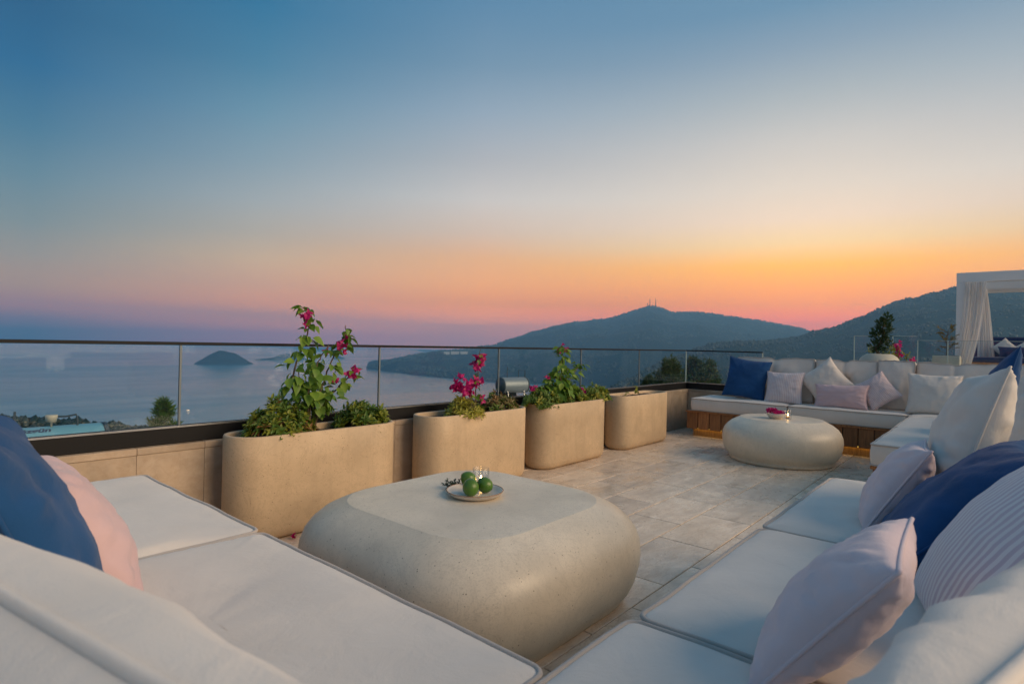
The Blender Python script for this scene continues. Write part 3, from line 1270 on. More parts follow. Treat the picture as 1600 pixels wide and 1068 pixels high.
# --- near left sofa (runs along the camera's left)
LX = .858
sofa_base('timber base of the near left sofa', .0, LX - .02, -.02, 2.80, ('+x', '+y'))
box_cushion('seat_cushion', 'pale seat cushion of the left sofa, the end one beside the first planter', .0, LX, 1.752, 2.805, .307, SEAT, M['cream'], 1)
box_cushion('seat_cushion', 'pale seat cushion of the left sofa in the bottom left foreground', .0, LX, .628, 1.742, .307, SEAT, M['cream'], 2)
# --- near right sofa
RY = .607
sofa_base('timber base of the near right sofa', LX - .019, 3.04, -.25, RY - .02, ('+y', '+x'))
box_cushion('seat_cushion', 'pale seat cushion in the corner at the bottom centre edge', .0, 1.150, -.25, RY + .010, .307, SEAT, M['cream'], 3)
box_cushion('seat_cushion', 'pale seat cushion in the middle of the right sofa, beside the mauve pillow', 1.165, 2.020, -.25, RY, .307, SEAT, M['cream'], 4)
box_cushion('seat_cushion', 'pale seat cushion at the far end of the right sofa, by the small pink pillow', 2.035, 3.065, -.25, RY, .307, SEAT, M['cream'], 5)
# --- far seating group: sofa along the end wall + return
FX = 6.62
led = [((FX + .03, .72, .0935), (FX + .055, 2.78, .0985))]
sofa_base('timber boarded base of the far sofa, lit from below', FX - .0, WX - .03, .662, 2.865, ('-x', '+y'), led)
sofa_base('timber base of the return sofa on the right of the far group', 4.40, WX - .03, -.25, .63, ('-x', '+y'))
box_cushion('seat_cushion', 'left seat cushion of the far sofa, under the navy pillow', FX - .01, WX - .06, 1.745, 2.815, .307, SEAT, M['cream_warm'], 6)
box_cushion('seat_cushion', 'right seat cushion of the far sofa, under the pink lumbar pillow', FX - .01, WX - .06, .675, 1.735, .307, SEAT, M['cream_warm'], 7)
box_cushion('seat_cushion', 'corner seat cushion of the far group, under the big cream pillow', FX - .01, WX - .06, -.25, .662, .307, SEAT, M['cream_warm'], 8)
box_cushion('seat_cushion', 'seat cushion of the return sofa with its piped front corner by the floor gap', 4.375, 5.535, -.25, .640, .307, SEAT, M['cream_warm'], 9)
box_cushion('seat_cushion', 'second seat cushion of the return sofa, towards the far corner', 5.548, FX - .02, -.25, .650, .307, SEAT, M['cream_warm'], 10)


def tufted_back(label, x, y0, y1, z0, z1, th, seed, tufts=((0, .0),), lean=8, mat=None):
    """upright boxed back cushion facing -x with pulled tufts"""
    mat = mat or M['cream_warm']
    yc, zc = (y0 + y1) / 2, (z0 + z1) / 2
    hy, hz = (y1 - y0) / 2, (z1 - z0) / 2
    e = empty('back_cushion', (x, yc, z0), label, 'cushion', 'tufted back cushions of the far sofa')
    nU, nV = 30, 20
    T = Matrix.Rotation(R(lean), 4, 'Y')

    def pt(a, b, s):
        # a along y, b along z in -1..1 ; s -1 front, +1 back
        y = a * hy
        z = b * hz
        k = (1 - abs(a) ** 6) * (1 - abs(b) ** 6)
        d = th / 2 + .035 * (1 - a * a) * (1 - b * b) + .010 * fnoise((a * 2, b * 2, seed + s), 3) * k
        if s < 0:
            for ta, tb in tufts:
                dy, dz = (a - ta) * hy, (b - tb) * hz
                q = math.hypot(dy, dz)
                d -= .085 * math.exp(-(q / .06) ** 2)
                d -= .045 * math.exp(-(dy / .016) ** 2) * math.exp(-(dz / .20) ** 2)
                for sg in (-1, 1):
                    d -= .022 * math.exp(-((dz - sg * dy * 1.1) / .014) ** 2) * math.exp(-(dy / .12) ** 2)
                d -= .018 * math.exp(-(dz / .016) ** 2) * math.exp(-(dy / .16) ** 2)
        zz = z + (.010 * fnoise((a * 3, seed, s), 2) - .022 * (0 if not tufts else math.exp(-((a - tufts[0][0]) * hy / .05) ** 2))) * max(0, b)
        p = Vector((s * d, y, zz + hz))
        p = T @ p
        return Vector((x + p.x, yc + p.y, z0 + p.z))
    V, F = [], []
    for s in (-1, 1):
        o_ = len(V)
        for i in range(nU + 1):
            for j in range(nV + 1):
                a = -1 + 2 * i / nU
                b = -1 + 2 * j / nV
                V.append(tuple(pt(a, b, s)))
        for i in range(nU):
            for j in range(nV):
                q = (o_ + i * (nV + 1) + j, o_ + (i + 1) * (nV + 1) + j, o_ + (i + 1) * (nV + 1) + j + 1, o_ + i * (nV + 1) + j + 1)
                F.append(tuple(reversed(q)) if s < 0 else q)
    off = (nU + 1) * (nV + 1)
    ring = [i * (nV + 1) for i in range(nU)] + [nU * (nV + 1) + j for j in range(nV)] + [i * (nV + 1) + nV for i in range(nU, 0, -1)] + [j for j in range(nV, 0, -1)]
    for k in range(len(ring)):
        a, b = ring[k], ring[(k + 1) % len(ring)]
        F.append((a, b, b + off, a + off))
    obj('cover', V, F, mat, e)
    for o_ in (0, off):
        v, f = tube([V[k + o_] for k in ring], .0055, 6, True)
        obj('piping', v, f, M['piping'], e)
    for ta, tb in tufts:
        c = pt(ta, tb, -1)
        v, f = loft_pt([[(c.x - .004 - .003 * q, c.y + .010 * (1 - q * .5) * math.cos(t), c.z + .010 * (1 - q * .5) * math.sin(t)) for t in np.linspace(0, 2 * math.pi, 10, endpoint=False)] for q in (0, 1)], (c.x, c.y, c.z), (c.x - .009, c.y, c.z))
        obj('tuft_button', v, f, mat, e)
    return e


BX = 7.10
tufted_back('tufted cream back cushion behind the navy pillow on the far sofa', BX, 1.585, 2.43, SEAT + .01, .945, .17, 1, ((-.02, -.05),))
tufted_back('tufted cream back cushion behind the cream diamond pillow on the far sofa', BX, .985, 1.565, SEAT + .01, .945, .17, 2, ((.02, .0),))
tufted_back('plain cream back cushion behind the gingham pillow on the far sofa', BX - .02, .660, .972, SEAT + .01, .955, .17, 3, ())
tufted_back('tufted cream back cushion in the far corner behind the big cream pillow', BX + .02, -.20, .64, SEAT + .01, .945, .17, 4, ((.25, .0), (-.5, .0)))

# far sofa pillows (facing -x)
pillow('navy pillow standing askew at the left end of the far sofa', M['navy'], (.48, .48, .15), (6.92, 2.27, 0), 184, 14, -7, 21, rest=SEAT + .012)
pillow('pale pinstriped pillow beside the navy pillow on the far sofa', M['stripe_fine'], (.40, .38, .14), (6.86, 1.84, 0), 178, 20, 1, 22, rest=SEAT + .012)
pillow('cream pillow standing on its corner on the far sofa', M['cream_warm'], (.40, .40, .15), (6.93, 1.44, 0), 180, 16, 40, 23, rest=SEAT + .012)
pillow('pink lumbar pillow lying in front on the far sofa', M['pink'], (.51, .26, .13), (6.79, 1.265, 0), 176, 18, 2, 24, rest=SEAT + .012)
pillow('pink gingham pillow standing on its corner on the far sofa', M['gingham'], (.31, .33, .13), (6.87, .955, 0), 178, 22, 38, 25, rest=SEAT + .012)
pillow('big cream pillow at the right end of the far sofa', M['cream_warm'], (.44, .42, .16), (6.88, .49, 0), 180, 18, -1, 26, rest=SEAT + .012)

# return sofa pillows, seen nearly edge-on (facing +y)
pillow('navy pillow rising behind the tall cream pillow on the return sofa', M['navy'], (.52, .52, .16), (4.78, .02, 0), 97, 16, 24, 31, rest=SEAT + .012)
pillow('pale pink pillow on the return sofa, left of the navy one', M['lavender'], (.40, .34, .13), (5.35, .20, 0), 100, 28, 4, 32, rest=SEAT + .012)
pillow('cream pillow at the right edge of the frame on the return sofa', M['cream'], (.50, .46, .17), (4.35, -.13, 0), 92, 12, 0, 33, rest=SEAT + .012)
for k, (xx, lab) in enumerate(((6.35, 'cream back cushion of the return sofa in the far corner at the right edge'), (5.45, 'cream back cushion of the return sofa behind its navy pillow'))):
    pillow(lab, M['cream_warm'], (.88, .48, .20), (xx, -.19, 0), 90, 9, 0, 34 + k, name='back_cushion', group='back cushions of the return sofa', cat='cushion', pip=.006, rest=SEAT + .012, ear=.03, puff=.28)

# near right sofa pillows
pillow('mauve pillow with piping in the right foreground', M['lavender'], (.35, .345, .145), (1.20, .225, 0), 93, 38, 0, 41, rest=SEAT + .014, wr=1.2, ear=.055)
pillow('striped mauve and white pillow behind the mauve pillow in the right foreground', M['stripe'], (.50, .46, .20), (1.56, -.035, 0), 104, 36, 0, 42, rest=SEAT + .014, wr=.15, ear=.06, lump=.25)
pillow('big navy pillow lying back on the right sofa', M['navy'], (.48, .50, .17), (2.06, .085, 0), 97, 46, 0, 43, rest=SEAT + .014)
pillow('small pink pillow in front of the navy one on the right sofa', M['lavender'], (.38, .34, .14), (2.38, .27, 0), 96, 32, 2, 44, rest=SEAT + .014, wr=1.4)
pillow('tall cream pillow with piping standing on the right sofa', M['cream'], (.54, .54, .20), (2.64, .095, 0), 98, 17, 6, 45, rest=SEAT + .014, wr=1.5)
# back cushions close to the camera
pillow('big cream back cushion in the bottom right corner', M['cream'], (.95, .39, .23), (.76, -.025, 0), 75, 12, 0, 46, name='back_cushion', group='near back cushions', cat='cushion', pip=.007, rest=SEAT + .012, ear=.03, puff=.30, wr=1.15)
pillow('big cream back cushion in the bottom left corner', M['cream'], (1.36, .39, .23), (.130, .69, 0), 10, 12, 0, 47, name='back_cushion', group='near back cushions', cat='cushion', pip=.007, rest=SEAT + .012, ear=.03, puff=.30, wr=1.15)
for k, (xx, lab) in enumerate(((1.86, 'unseen cream back cushion of the right sofa, by the striped pillow'), (2.78, 'unseen cream back cushion of the right sofa, by the tall cream pillow'))):  # out of view; added so the sofa back shades the table
    pillow(lab, M['cream'], (.90, .44, .22), (xx, -.26, 0), 90, 10, 0, 54 + k, name='back_cushion', group='near back cushions', cat='cushion', pip=.006, rest=SEAT + .012, ear=.03, puff=.28)
# near left sofa pillows (facing +x)
pillow('navy pillow at the left edge of the frame', M['navy'], (.50, .50, .18), (.20, 1.28, 0), -4, 22, 4, 48, rest=SEAT + .014, wr=1.6)
pillow('pink pillow beside the navy one on the left sofa', M['pink'], (.40, .375, .17), (.335, 1.55, 0), -4, 28, 0, 49, rest=SEAT + .014, wr=1.6)

# ================================================================== things on the tables
e = empty('plate', (T1[0], T1[1], TH), None)
pc = atz(742, 774, TH)
e.location = (pc.x, pc.y, TH + .0008)
tag(e, 'shallow ceramic plate holding the limes on the big table', 'plate')
rp = .122
prof = [(.0, .0), (.085, .0), (.095, .002), (.112, .012), (.120, .022), (.122, .0245), (.1205, .026), (.117, .0245), (.108, .016), (.095, .0075), (.05, .006), (.0, .006)]
rings = [circ(max(q[0], .0005), TH + .0008 + q[1], 48, (pc.x, pc.y)) for q in prof]
v, f = loft(rings)
obj('dish', v, f, M['ceramic'], e)
v, f = tube([(p[0], p[1], TH + .0258) for p in circ(.1205, 0, 48, (pc.x, pc.y))], .0022, 6, True)
obj('rim', v, f, M['ceramic_rim'], e)


def lime(label, u, v_, r, tip, sd, lift=0.0):
    p = atz(u, v_, TH + .0075 + r + lift)
    t = Vector(tip).normalized()
    q = Vector((0, 0, 1)).rotation_difference(t)
    n1, n2 = 22, 15
    rings = []
    for j in range(1, n2):
        a = math.pi * j / n2
        rr = r * math.sin(a) * (1 + .02 * fnoise((a * 3, sd, 1), 2))
        zz = -r * 1.10 * math.cos(a)
        if j >= n2 - 2:
            rr *= .74
            zz = r * (1.10 + .05 * (j - n2 + 2))
        rings.append([tuple(p + q @ Vector((rr * math.cos(2 * math.pi * i / n1), rr * math.sin(2 * math.pi * i / n1), zz))) for i in range(n1)])
    v, f = loft_pt(rings, tuple(p + q @ Vector((0, 0, -r * 1.11))), tuple(p + q @ Vector((0, 0, r * 1.20))))
    o = obj('lime', v, f, M['lime'], origin=tuple(p))
    tag(o, label, 'lime', 'limes on the plate')
    c = p + q @ Vector((0, 0, r * 1.195))
    v, f = loft_pt([[tuple(c + q @ Vector((.0035 * math.cos(2 * math.pi * i / 8), .0035 * math.sin(2 * math.pi * i / 8), z))) for i in range(8)] for z in (-.003, .0005)], tuple(c - q @ Vector((0, 0, .003))), tuple(c + q @ Vector((0, 0, .0012))))
    obj('stem_scar', v, f, M['limetip'], o)


lime('front lime on the plate, nearest the camera', 735.5, 761, .0345, (.35, .5, .75), 1)
lime('right lime on the plate, its stem end turned to the camera', 757.5, 757, .033, (.1, -.8, -.25), 2)
lime('rear lime on the plate, half hidden behind the front one', 732, 748, .033, (-.6, .3, .5), 3, .002)

# sprig of dried herb beside the limes
hp = atz(711, 760, TH + .012)
e = empty('herb_sprig', (hp.x, hp.y, TH + .007), 'dry grey green herb sprig on the left of the plate', 'herb')
rs_ = random.Random(5)
tw, lf = MB(), MB()


def leafquad(mbd, p, d, nrm, ln, wd, fold=.25):
    d = d.normalized()
    s = d.cross(nrm)
    s = s.normalized() if s.length > 1e-6 else d.orthogonal().normalized()
    n_ = s.cross(d)
    a = p + d * ln * .30 + s * wd * .5 + n_ * wd * fold
    b = p + d * ln * .30 - s * wd * .5 + n_ * wd * fold
    a2 = p + d * ln * .66 + s * wd * .36 + n_ * wd * fold * .6
    b2 = p + d * ln * .66 - s * wd * .36 + n_ * wd * fold * .6
    m1 = p + d * ln * .32
    m2 = p + d * ln * .68 - n_ * ln * .04
    t = p + d * ln - n_ * ln * .14
    mbd.add([p, a, m1, b, a2, m2, b2, t], [(0, 1, 2), (0, 2, 3), (1, 4, 5, 2), (2, 5, 6, 3), (4, 7, 5), (5, 7, 6)])


for k in range(16):
    an = R(150 + rs_.uniform(-75, 75)) + YAW - R(90)
    d = Vector((math.cos(an), math.sin(an), rs_.uniform(-.05, .55))).normalized()
    p0 = hp + Vector((rs_.uniform(-.015, .03), rs_.uniform(-.02, .02), 0))
    ln = rs_.uniform(.025, .05)
    tw.tube([p0, p0 + d * ln * .6, p0 + d * ln + Vector((0, 0, -.004))], .0007, 4)
    for q in range(11):
        t = rs_.uniform(.15, 1)
        dd = (d + Vector((rs_.uniform(-1, 1), rs_.uniform(-1, 1), rs_.uniform(-.3, .8)))).normalized()
        leafquad(lf, p0 + d * ln * t, dd, Vector((0, 0, 1)), rs_.uniform(.012, .022), .0052)
tw.build('twig', M['stem'], e)
tag(lf.build('leaves', M['herb'], e), kind='stuff')


def tumbler(label, c, z, r, h_, lit=True, wax=.012, group=None):
    e = empty('candle_glass', (c[0], c[1], z), label, 'candle', 'candle glasses')
    prof = [(.0006, .0), (r * .92, .0), (r * .97, .002), (r, .006), (r, h_ - .001), (r - .001, h_), (r - .0022, h_ - .001), (r - .0022, .009), (r * .85, .007), (.0006, .007)]
    v, f = loft([circ(q[0], z + q[1], 32, c) for q in prof])
    obj('glass', v, f, M['cupglass'], e)
    v, f = loft([circ(.0195, z + .0075, 24, c), circ(.0195, z + .0225, 24, c), circ(.018, z + .0235, 24, c)])
    tl = obj('tea_light', v, f, M['wax'], e)
    b = MB()
    b.tube([(c[0], c[1], z + .0225), (c[0] + .0006, c[1], z + .031)], .0007, 5)
    b.build('wick', M['black'], tl)
    if lit:
        rings = [circ(q, z + .029 + t, 10, c) for q, t in ((.0012, 0), (.0034, .004), (.0042, .009), (.0030, .015), (.0012, .021))]
        v, f = loft_pt(rings, (c[0], c[1], z + .0285), (c[0], c[1], z + .0535))
        obj('flame', v, f, M['flame'], tl)
    return e


cg = atz(751, 760, TH)
tumbler('lit tea light in a clear glass behind the limes', (cg.x, cg.y), TH + .0006, .0375, .085)

# flower bowl on the far table
bp = atz(1212, 653.5, TH)
e = empty('flower_bowl', (bp.x, bp.y, TH + .0005), 'small white bowl of magenta flowers on the far table', 'bowl')
prof = [(.0006, .0), (.045, .0), (.050, .003), (.072, .022), (.086, .045), (.0885, .050), (.086, .0505), (.082, .046), (.066, .024), (.045, .010), (.0006, .008)]
v, f = loft([circ(q[0], TH + .0005 + q[1], 36, (bp.x, bp.y)) for q in prof])
obj('dish', v, f, M['ceramic'], e)
fl = MB()
for k in range(54):
    an, q = rs_.uniform(0, 6.28), rs_.uniform(0, .078)
    p = Vector((bp.x + q * math.cos(an), bp.y + q * math.sin(an), TH + .045 + rs_.uniform(0, .035) * (1.2 if (an > 1.0 and an < 4.0) else .5)))
    for j in range(3):
        d = Vector((rs_.uniform(-1, 1), rs_.uniform(-1, 1), rs_.uniform(-.2, 1)))
        leafquad(fl, p, d, Vector((rs_.uniform(-1, 1), rs_.uniform(-1, 1), 1)), .028, .022)
tag(fl.build('blossoms', M['bract'], e), kind='stuff')
gp = atz(1231, 654, TH)
tumbler('lit tea light in a clear glass beside the flower bowl on the far table', (gp.x, gp.y), TH + .0006, .032, .085)

# fallen petals on the floor near the big table
pp = atz(459, 842, 0)
b = MB()
for k in range(5):
    leafquad(b, Vector((pp.x + rs_.uniform(-.015, .015), pp.y + rs_.uniform(-.015, .015), .004)), Vector((rs_.uniform(-1, 1), rs_.uniform(-1, 1), .5)), Vector((0, 0, 1)), .03, .022, .4)
tag(b.build('fallen_blossom', M['bract'], origin=(pp.x, pp.y, 0)), 'fallen magenta blossom on the floor beside the big table', 'blossom')

# ================================================================== plants


def leaf_mesh(name, ln, wd, mat, curl=.18):
    """broad pointed leaf folded along its midrib, base at the origin, along +X"""
    V, F = [], []
    st = [(0, .06), (.12, .62), (.3, 1.0), (.5, .92), (.7, .62), (.86, .30), (1, .02)]
    for t, k in st:
        x = t * ln
        z = -curl * ln * t * t
        for s in (-1, 0, 1):
            V.append((x, s * k * wd / 2, z + abs(s) * .16 * k * wd))
    for i in range(len(st) - 1):
        a = i * 3
        F += [(a, a + 3, a + 4, a + 1), (a + 1, a + 4, a + 5, a + 2)]
    return mesh(name, V, F, mat)


LEAVES = [leaf_mesh('leaf', .078, .056, M['leaf'], .22), leaf_mesh('leaf', .066, .046, M['leaf'], .1), leaf_mesh('leaf', .056, .042, M['leaf'], .3)]


def frame_from(d, n_):
    d = d.normalized()
    s = n_.cross(d)
    s = s.normalized() if s.length > 1e-5 else d.orthogonal().normalized()
    z = d.cross(s)
    return Matrix((d, s, z)).transposed().to_4x4()


def blossom_cluster(mbd, c, r, n, rr, size=.026):
    for k in range(n):
        p = c + Vector((rr.gauss(0, .5), rr.gauss(0, .5), rr.gauss(0, .5))) * r
        ax = Vector((rr.uniform(-1, 1), rr.uniform(-1, 1), rr.uniform(-.6, 1))).normalized()
        o1 = ax.orthogonal().normalized()
        o2 = ax.cross(o1)
        for j in range(3):
            a = 2 * math.pi * j / 3 + rr.uniform(-.3, .3)
            d = (ax * .75 + o1 * math.cos(a) + o2 * math.sin(a)).normalized()
            leafquad(mbd, p, d, ax, size * rr.uniform(.8, 1.15), size * .8, .12)


def bougainvillea(label, base, stems, flowers, nleaf, seed, spread=.05, lsc=1.0, fsz=.028):
    """stems: list of pixel polylines at plane y -> real branches; flowers: (u, v, radius, count)"""
    rr = random.Random(seed)
    b0 = Vector(base)
    e = empty('bougainvillea', tuple(b0), label, 'plant', 'bougainvilleas in the planters')
    paths = []
    for s in stems:
        pts = [b0 + Vector((rr.uniform(-.01, .01), rr.uniform(-.01, .01), 0))]
        off = 0
        for (u, v_) in s:
            off += rr.uniform(-.035, .035)
            p = aty(u, v_, b0.y + off)
            pts.append(p)
        fine = []
        for i in range(len(pts) - 1):
            for q in range(4):
                t = q / 4
                fine.append(pts[i].lerp(pts[i + 1], t) + Vector((rr.uniform(-1, 1), rr.uniform(-1, 1), 0)) * .004)
        fine.append(pts[-1])
        n_ = len(fine)
        mb_ = MB()
        mb_.tube(fine, [.0055 * (1 - .75 * i / n_) + .0009 for i in range(n_)], 6)
        mb_.build('stem', M['stem'], e, True)
        paths.append(fine)
    wl = world_loc(e)
    tot = sum(len(p) for p in paths)
    for pi, fine in enumerate(paths):
        k = int(nleaf * len(fine) / tot)
        for i in range(k):
            t = rr.uniform(.12, .93) ** .9 * (len(fine) - 1.001)
            a = int(t)
            p = fine[a].lerp(fine[a + 1], t - a)
            an = rr.uniform(0, 2 * math.pi)
            out = Vector((math.cos(an), math.sin(an), 0))
            tip = 1 - t / len(fine)
            p = p + out * rr.uniform(.006, spread) * (.35 + .65 * tip) + Vector((0, 0, rr.uniform(-.015, .015)))
            d = out * .7 + Vector((rr.uniform(-.4, .4), rr.uniform(-.4, .4), rr.uniform(-1.1, .15)))
            n_ = out * .8 + Vector((rr.uniform(-.5, .5), rr.uniform(-.5, .5), .6))
            lo_ = link_mesh('leaf', LEAVES[rr.randrange(3)], e)
            mx = frame_from(d, n_)
            s = lsc * rr.uniform(.7, 1.15) * (.6 + .4 * tip)
            mx = mx @ Matrix.Diagonal((s, s, s, 1))
            mx.translation = Vector(p) - Vector(wl)
            lo_.matrix_local = mx
    if flowers:
        for (u, v_, r_, n_) in flowers:
            fb = MB()
            c = aty(u, v_, b0.y + rr.uniform(-.05, .02))
            blossom_cluster(fb, c, r_, n_, rr, fsz)
            fb.build('blossom_cluster', M['bract'], e)
    return e


def shrub(name, label, c, rx, ry, rz, mats, n, seed, ll=.034, lw=.013, rosette=True, up=.6, droop=()):
    """low mound of leaf rosettes"""
    rr = random.Random(seed)
    c = Vector(c)
    e = empty(name, (c.x, c.y, c.z), label, 'shrub', 'low shrubs in the planters')
    stm = MB()
    mbs = [MB() for _ in mats]
    nro = n
    for k in range(nro):
        a = rr.uniform(0, 2 * math.pi)
        q = math.sqrt(rr.random())
        hz = math.sqrt(max(0, 1 - q * q))
        lev = rr.uniform(.35, 1.0)
        p = c + Vector((rx * q * math.cos(a), ry * q * math.sin(a), rz * hz * lev * rr.uniform(.75, 1.12)))
        if k % 3 == 0:
            stm.tube([c + Vector((rx * .3 * q * math.cos(a), ry * .3 * q * math.sin(a), -.005)), c.lerp(p, .6) + Vector((0, 0, .01)), p], .0014, 4)
        ax = (Vector((math.cos(a) * q * 1.1, math.sin(a) * q * 1.1, up + hz)) + Vector((rr.uniform(-.4, .4), rr.uniform(-.4, .4), 0))).normalized()
        o1 = ax.orthogonal().normalized()
        o2 = ax.cross(o1)
        wsel = rr.random()
        cum = 0
        for mi, (mm, wt) in enumerate(mats):
            cum += wt
            if wsel <= cum:
                break
        nl = rr.randint(6, 9)
        for j in range(nl):
            an = j * 2.4 + rr.uniform(-.3, .3)
            d = ax * rr.uniform(.25, .9) + o1 * math.cos(an) + o2 * math.sin(an)
            leafquad(mbs[mi], p - ax * .004 * j, d, ax, ll * rr.uniform(.7, 1.15), lw * rr.uniform(.8, 1.2), .18)
    stm.build('stems', M['stem'], e)
    for (mm, wt), b in zip(mats, mbs):
        if b.v:
            tag(b.build('foliage', M[mm], e), kind='stuff')
    return e


SZ = PH - .03
# planter 1
bx_ = aty(488, 655, PYC)
bougainvillea('tall bougainvillea with magenta tips in the nearest planter', (bx_.x, PYC, SZ),
              [[(466, 628), (455, 600), (463, 566), (474, 540), (482, 515), (486, 497), (476, 483), (470, 478)],
               [(478, 625), (486, 596), (494, 572), (505, 550), (514, 540)],
               [(492, 632), (503, 604), (512, 580), (524, 552), (535, 536), (541, 522), (540, 508)],
               [(498, 640), (514, 618), (530, 604), (544, 590), (556, 572)],
               [(484, 640), (480, 615), (470, 600), (466, 580)], [(500, 636), (505, 618), (516, 600)], [(480, 630), (495, 612), (505, 590)]],
              [(481, 500, .030, 9), (483, 492, .018, 4), (536, 544, .028, 9), (539, 531, .018, 4), (521, 596, .018, 5), (549, 585, .022, 6), (556, 575, .012, 3), (511, 549, .014, 3)], 298, 11, .075, lsc=1.15)
c = aty(437, 662, 2.965)
shrub('shrub', 'yellow green bush with rusty tips left of the tall bougainvillea', (c.x, 2.965, SZ), .20, .12, .21, [('leaf_yellow', .45), ('leaf_dark', .40), ('leaf_rust', .15)], 210, 1, .042, .018)
c = aty(566, 655, 2.985)
shrub('shrub', 'green bush right of the tall bougainvillea in the nearest planter', (c.x, 2.985, SZ), .18, .12, .165, [('leaf_yellow', .45), ('leaf_dark', .55)], 150, 2, .05, .017)
# planter 2
bx_ = aty(745, 642, PYC)
bougainvillea('leggy bougainvillea with big magenta clusters in the second planter', (bx_.x, PYC, SZ),
              [[(742, 625), (744, 605), (747, 585), (748, 565), (751, 545)], [(738, 628), (732, 615), (722, 606)], [(750, 632), (752, 622)], [(742, 630), (738, 622)]],
              [(722, 604, .056, 30), (712, 607, .03, 8), (733, 610, .03, 8), (740, 597, .03, 8), (748, 566, .036, 17), (745, 575, .024, 6), (752, 557, .022, 5), (747, 599, .024, 6), (751, 623, .022, 6)], 34, 12, .03, fsz=.038)
c = aty(722, 652, 2.94)
shrub('shrub', 'yellow trailing bush spilling over the second planter', (c.x, 2.92, SZ), .14, .12, .15, [('leaf_yellow', .9), ('leaf_olive', .1)], 140, 3, .05, .014)
c = aty(778, 645, 2.985)
shrub('shrub', 'dry olive bush at the right end of the second planter', (c.x, 2.985, SZ), .21, .11, .15, [('leaf_olive', .5), ('leaf_dark', .35), ('leaf_rust', .15)], 170, 4, .044, .015)
# planter 3
bx_ = aty(876, 625, PYC)
bougainvillea('leafy green bougainvillea cone with a magenta top in the third planter', (bx_.x, PYC, SZ),
              [[(875, 605), (877, 585), (879, 562), (879, 545), (878, 538)], [(868, 610), (860, 598), (856, 588)], [(882, 608), (890, 594), (898, 580), (905, 570), (910, 568)],
               [(872, 604), (868, 590), (870, 575)], [(880, 604), (886, 590), (886, 575)], [(864, 614), (850, 606), (846, 602)], [(884, 614), (896, 605), (904, 602)], [(876, 600), (874, 580), (876, 568)]],
              [(880, 547, .034, 11), (873, 549, .018, 4), (834, 606, .028, 8), (853, 590, .016, 3), (908, 608, .018, 4), (916, 613, .014, 3)], 296, 13, .10, lsc=1.25)
for k, (u, lab, mm, n_) in enumerate(((847, 'dense green bush at the left end of the third planter', [('leaf_dark', .8), ('leaf_yellow', .2)], 120), (890, 'dense green bush in the middle of the third planter, under the leafy cone', [('leaf_dark', .7), ('leaf_yellow', .3)], 110), (928, 'dense green bush at the right end of the third planter', [('leaf_dark', .65), ('leaf_yellow', .35)], 110))):
    c = aty(u, 632, 2.975)
    shrub('shrub', lab, (c.x, 2.975, SZ), .22, .13, .16, mm, n_ + 50, 20 + k, .042, .017)
# planter 4: seedling and dry twigs
c = aty(996, 622, PYC)
e = empty('seedling', (c.x, PYC, SZ), 'small seedling in the almost bare farthest planter', 'plant')
b, l_ = MB(), MB()
rr = random.Random(4)
for st, lv in (([(996, 621), (995, 612), (996, 604)], 9), ([(990, 621), (984, 615), (978, 612)], 2), ([(1000, 621), (1006, 617), (1012, 616)], 2)):
    pts = [aty(u, v_, PYC) for u, v_ in st]
    pts[0].z = SZ - .01
    b.tube(pts, [.003, .002, .001], 5)
    for k in range(lv):
        p = pts[-1].lerp(pts[-2], rr.random() * .9)
        leafquad(l_, p, Vector((rr.uniform(-1, 1), rr.uniform(-1, 1), rr.uniform(-.8, .4))), Vector((0, 0, 1)), .055, .03)
b.build('stem', M['stem'], e)
l_.build('leaves', M['leaf_yellow'], e)

# ================================================================== raised terrace beyond the far sofa
UZ = .42
b = MB()
b.box((WX + .26, -6, -.4), (17, 2.0, UZ))
tag(b.build('upper_terrace', M['tile']), kind='structure')


def free_glass(label, pts, z0, z1, th=.012):
    """pts: polyline of pane corners"""
    e = empty('glass_screen', (pts[0][0], pts[0][1], z0), label, 'glass screen', 'glass screens on the raised terrace')
    for i in range(len(pts) - 1):
        a, c = Vector((*pts[i], 0)), Vector((*pts[i + 1], 0))
        d = (c - a).normalized()
        n_ = Vector((-d.y, d.x, 0)) * th / 2
        a2, c2 = a + d * .004, c - d * .004
        ring = lambda z: [tuple(a2 - n_ + Vector((0, 0, z))), tuple(c2 - n_ + Vector((0, 0, z))), tuple(c2 + n_ + Vector((0, 0, z))), tuple(a2 + n_ + Vector((0, 0, z)))]
        v, f = loft([ring(z0), ring(z1)])
        obj('glass_pane', v, f, M['glass'], e, smooth=False)
        b = MB()
        b.tube([(a.x, a.y, z0), (a.x, a.y, z1)], .007, 6)
        b.build('pane_edge', M['edge'], e)
        b = MB()
        b.tube([(a.x, a.y, z1), (c.x, c.y, z1)], .0035, 6)
        b.build('top_edge', M['edge'], e)
        b = MB()
        b.tube([(a.x, a.y, z0 + .03), (c.x, c.y, z0 + .03)], .03, 6)
        b.build('base_shoe', M['steel'], e)
    return e


g0, g1 = atx(1335, 524, 9.2), atx(1433, 525.5, 9.2)
g2 = atx(1395, 524, 9.2)
free_glass('tall glass screen behind the pale urn on the raised terrace', [(9.2, g0.y), (9.2, g2.y), (9.2, g1.y)], UZ, (g0.z + g1.z) / 2)
g3, g4 = atx(1434, 531.5, 10.4), atx(1560, 533.5, 10.4)
free_glass('lower glass screen between the urn and the canopy daybed', [(10.4, g3.y), (10.4, atx(1481, 532, 10.4).y), (10.4, g4.y - .9)], UZ, g3.z)

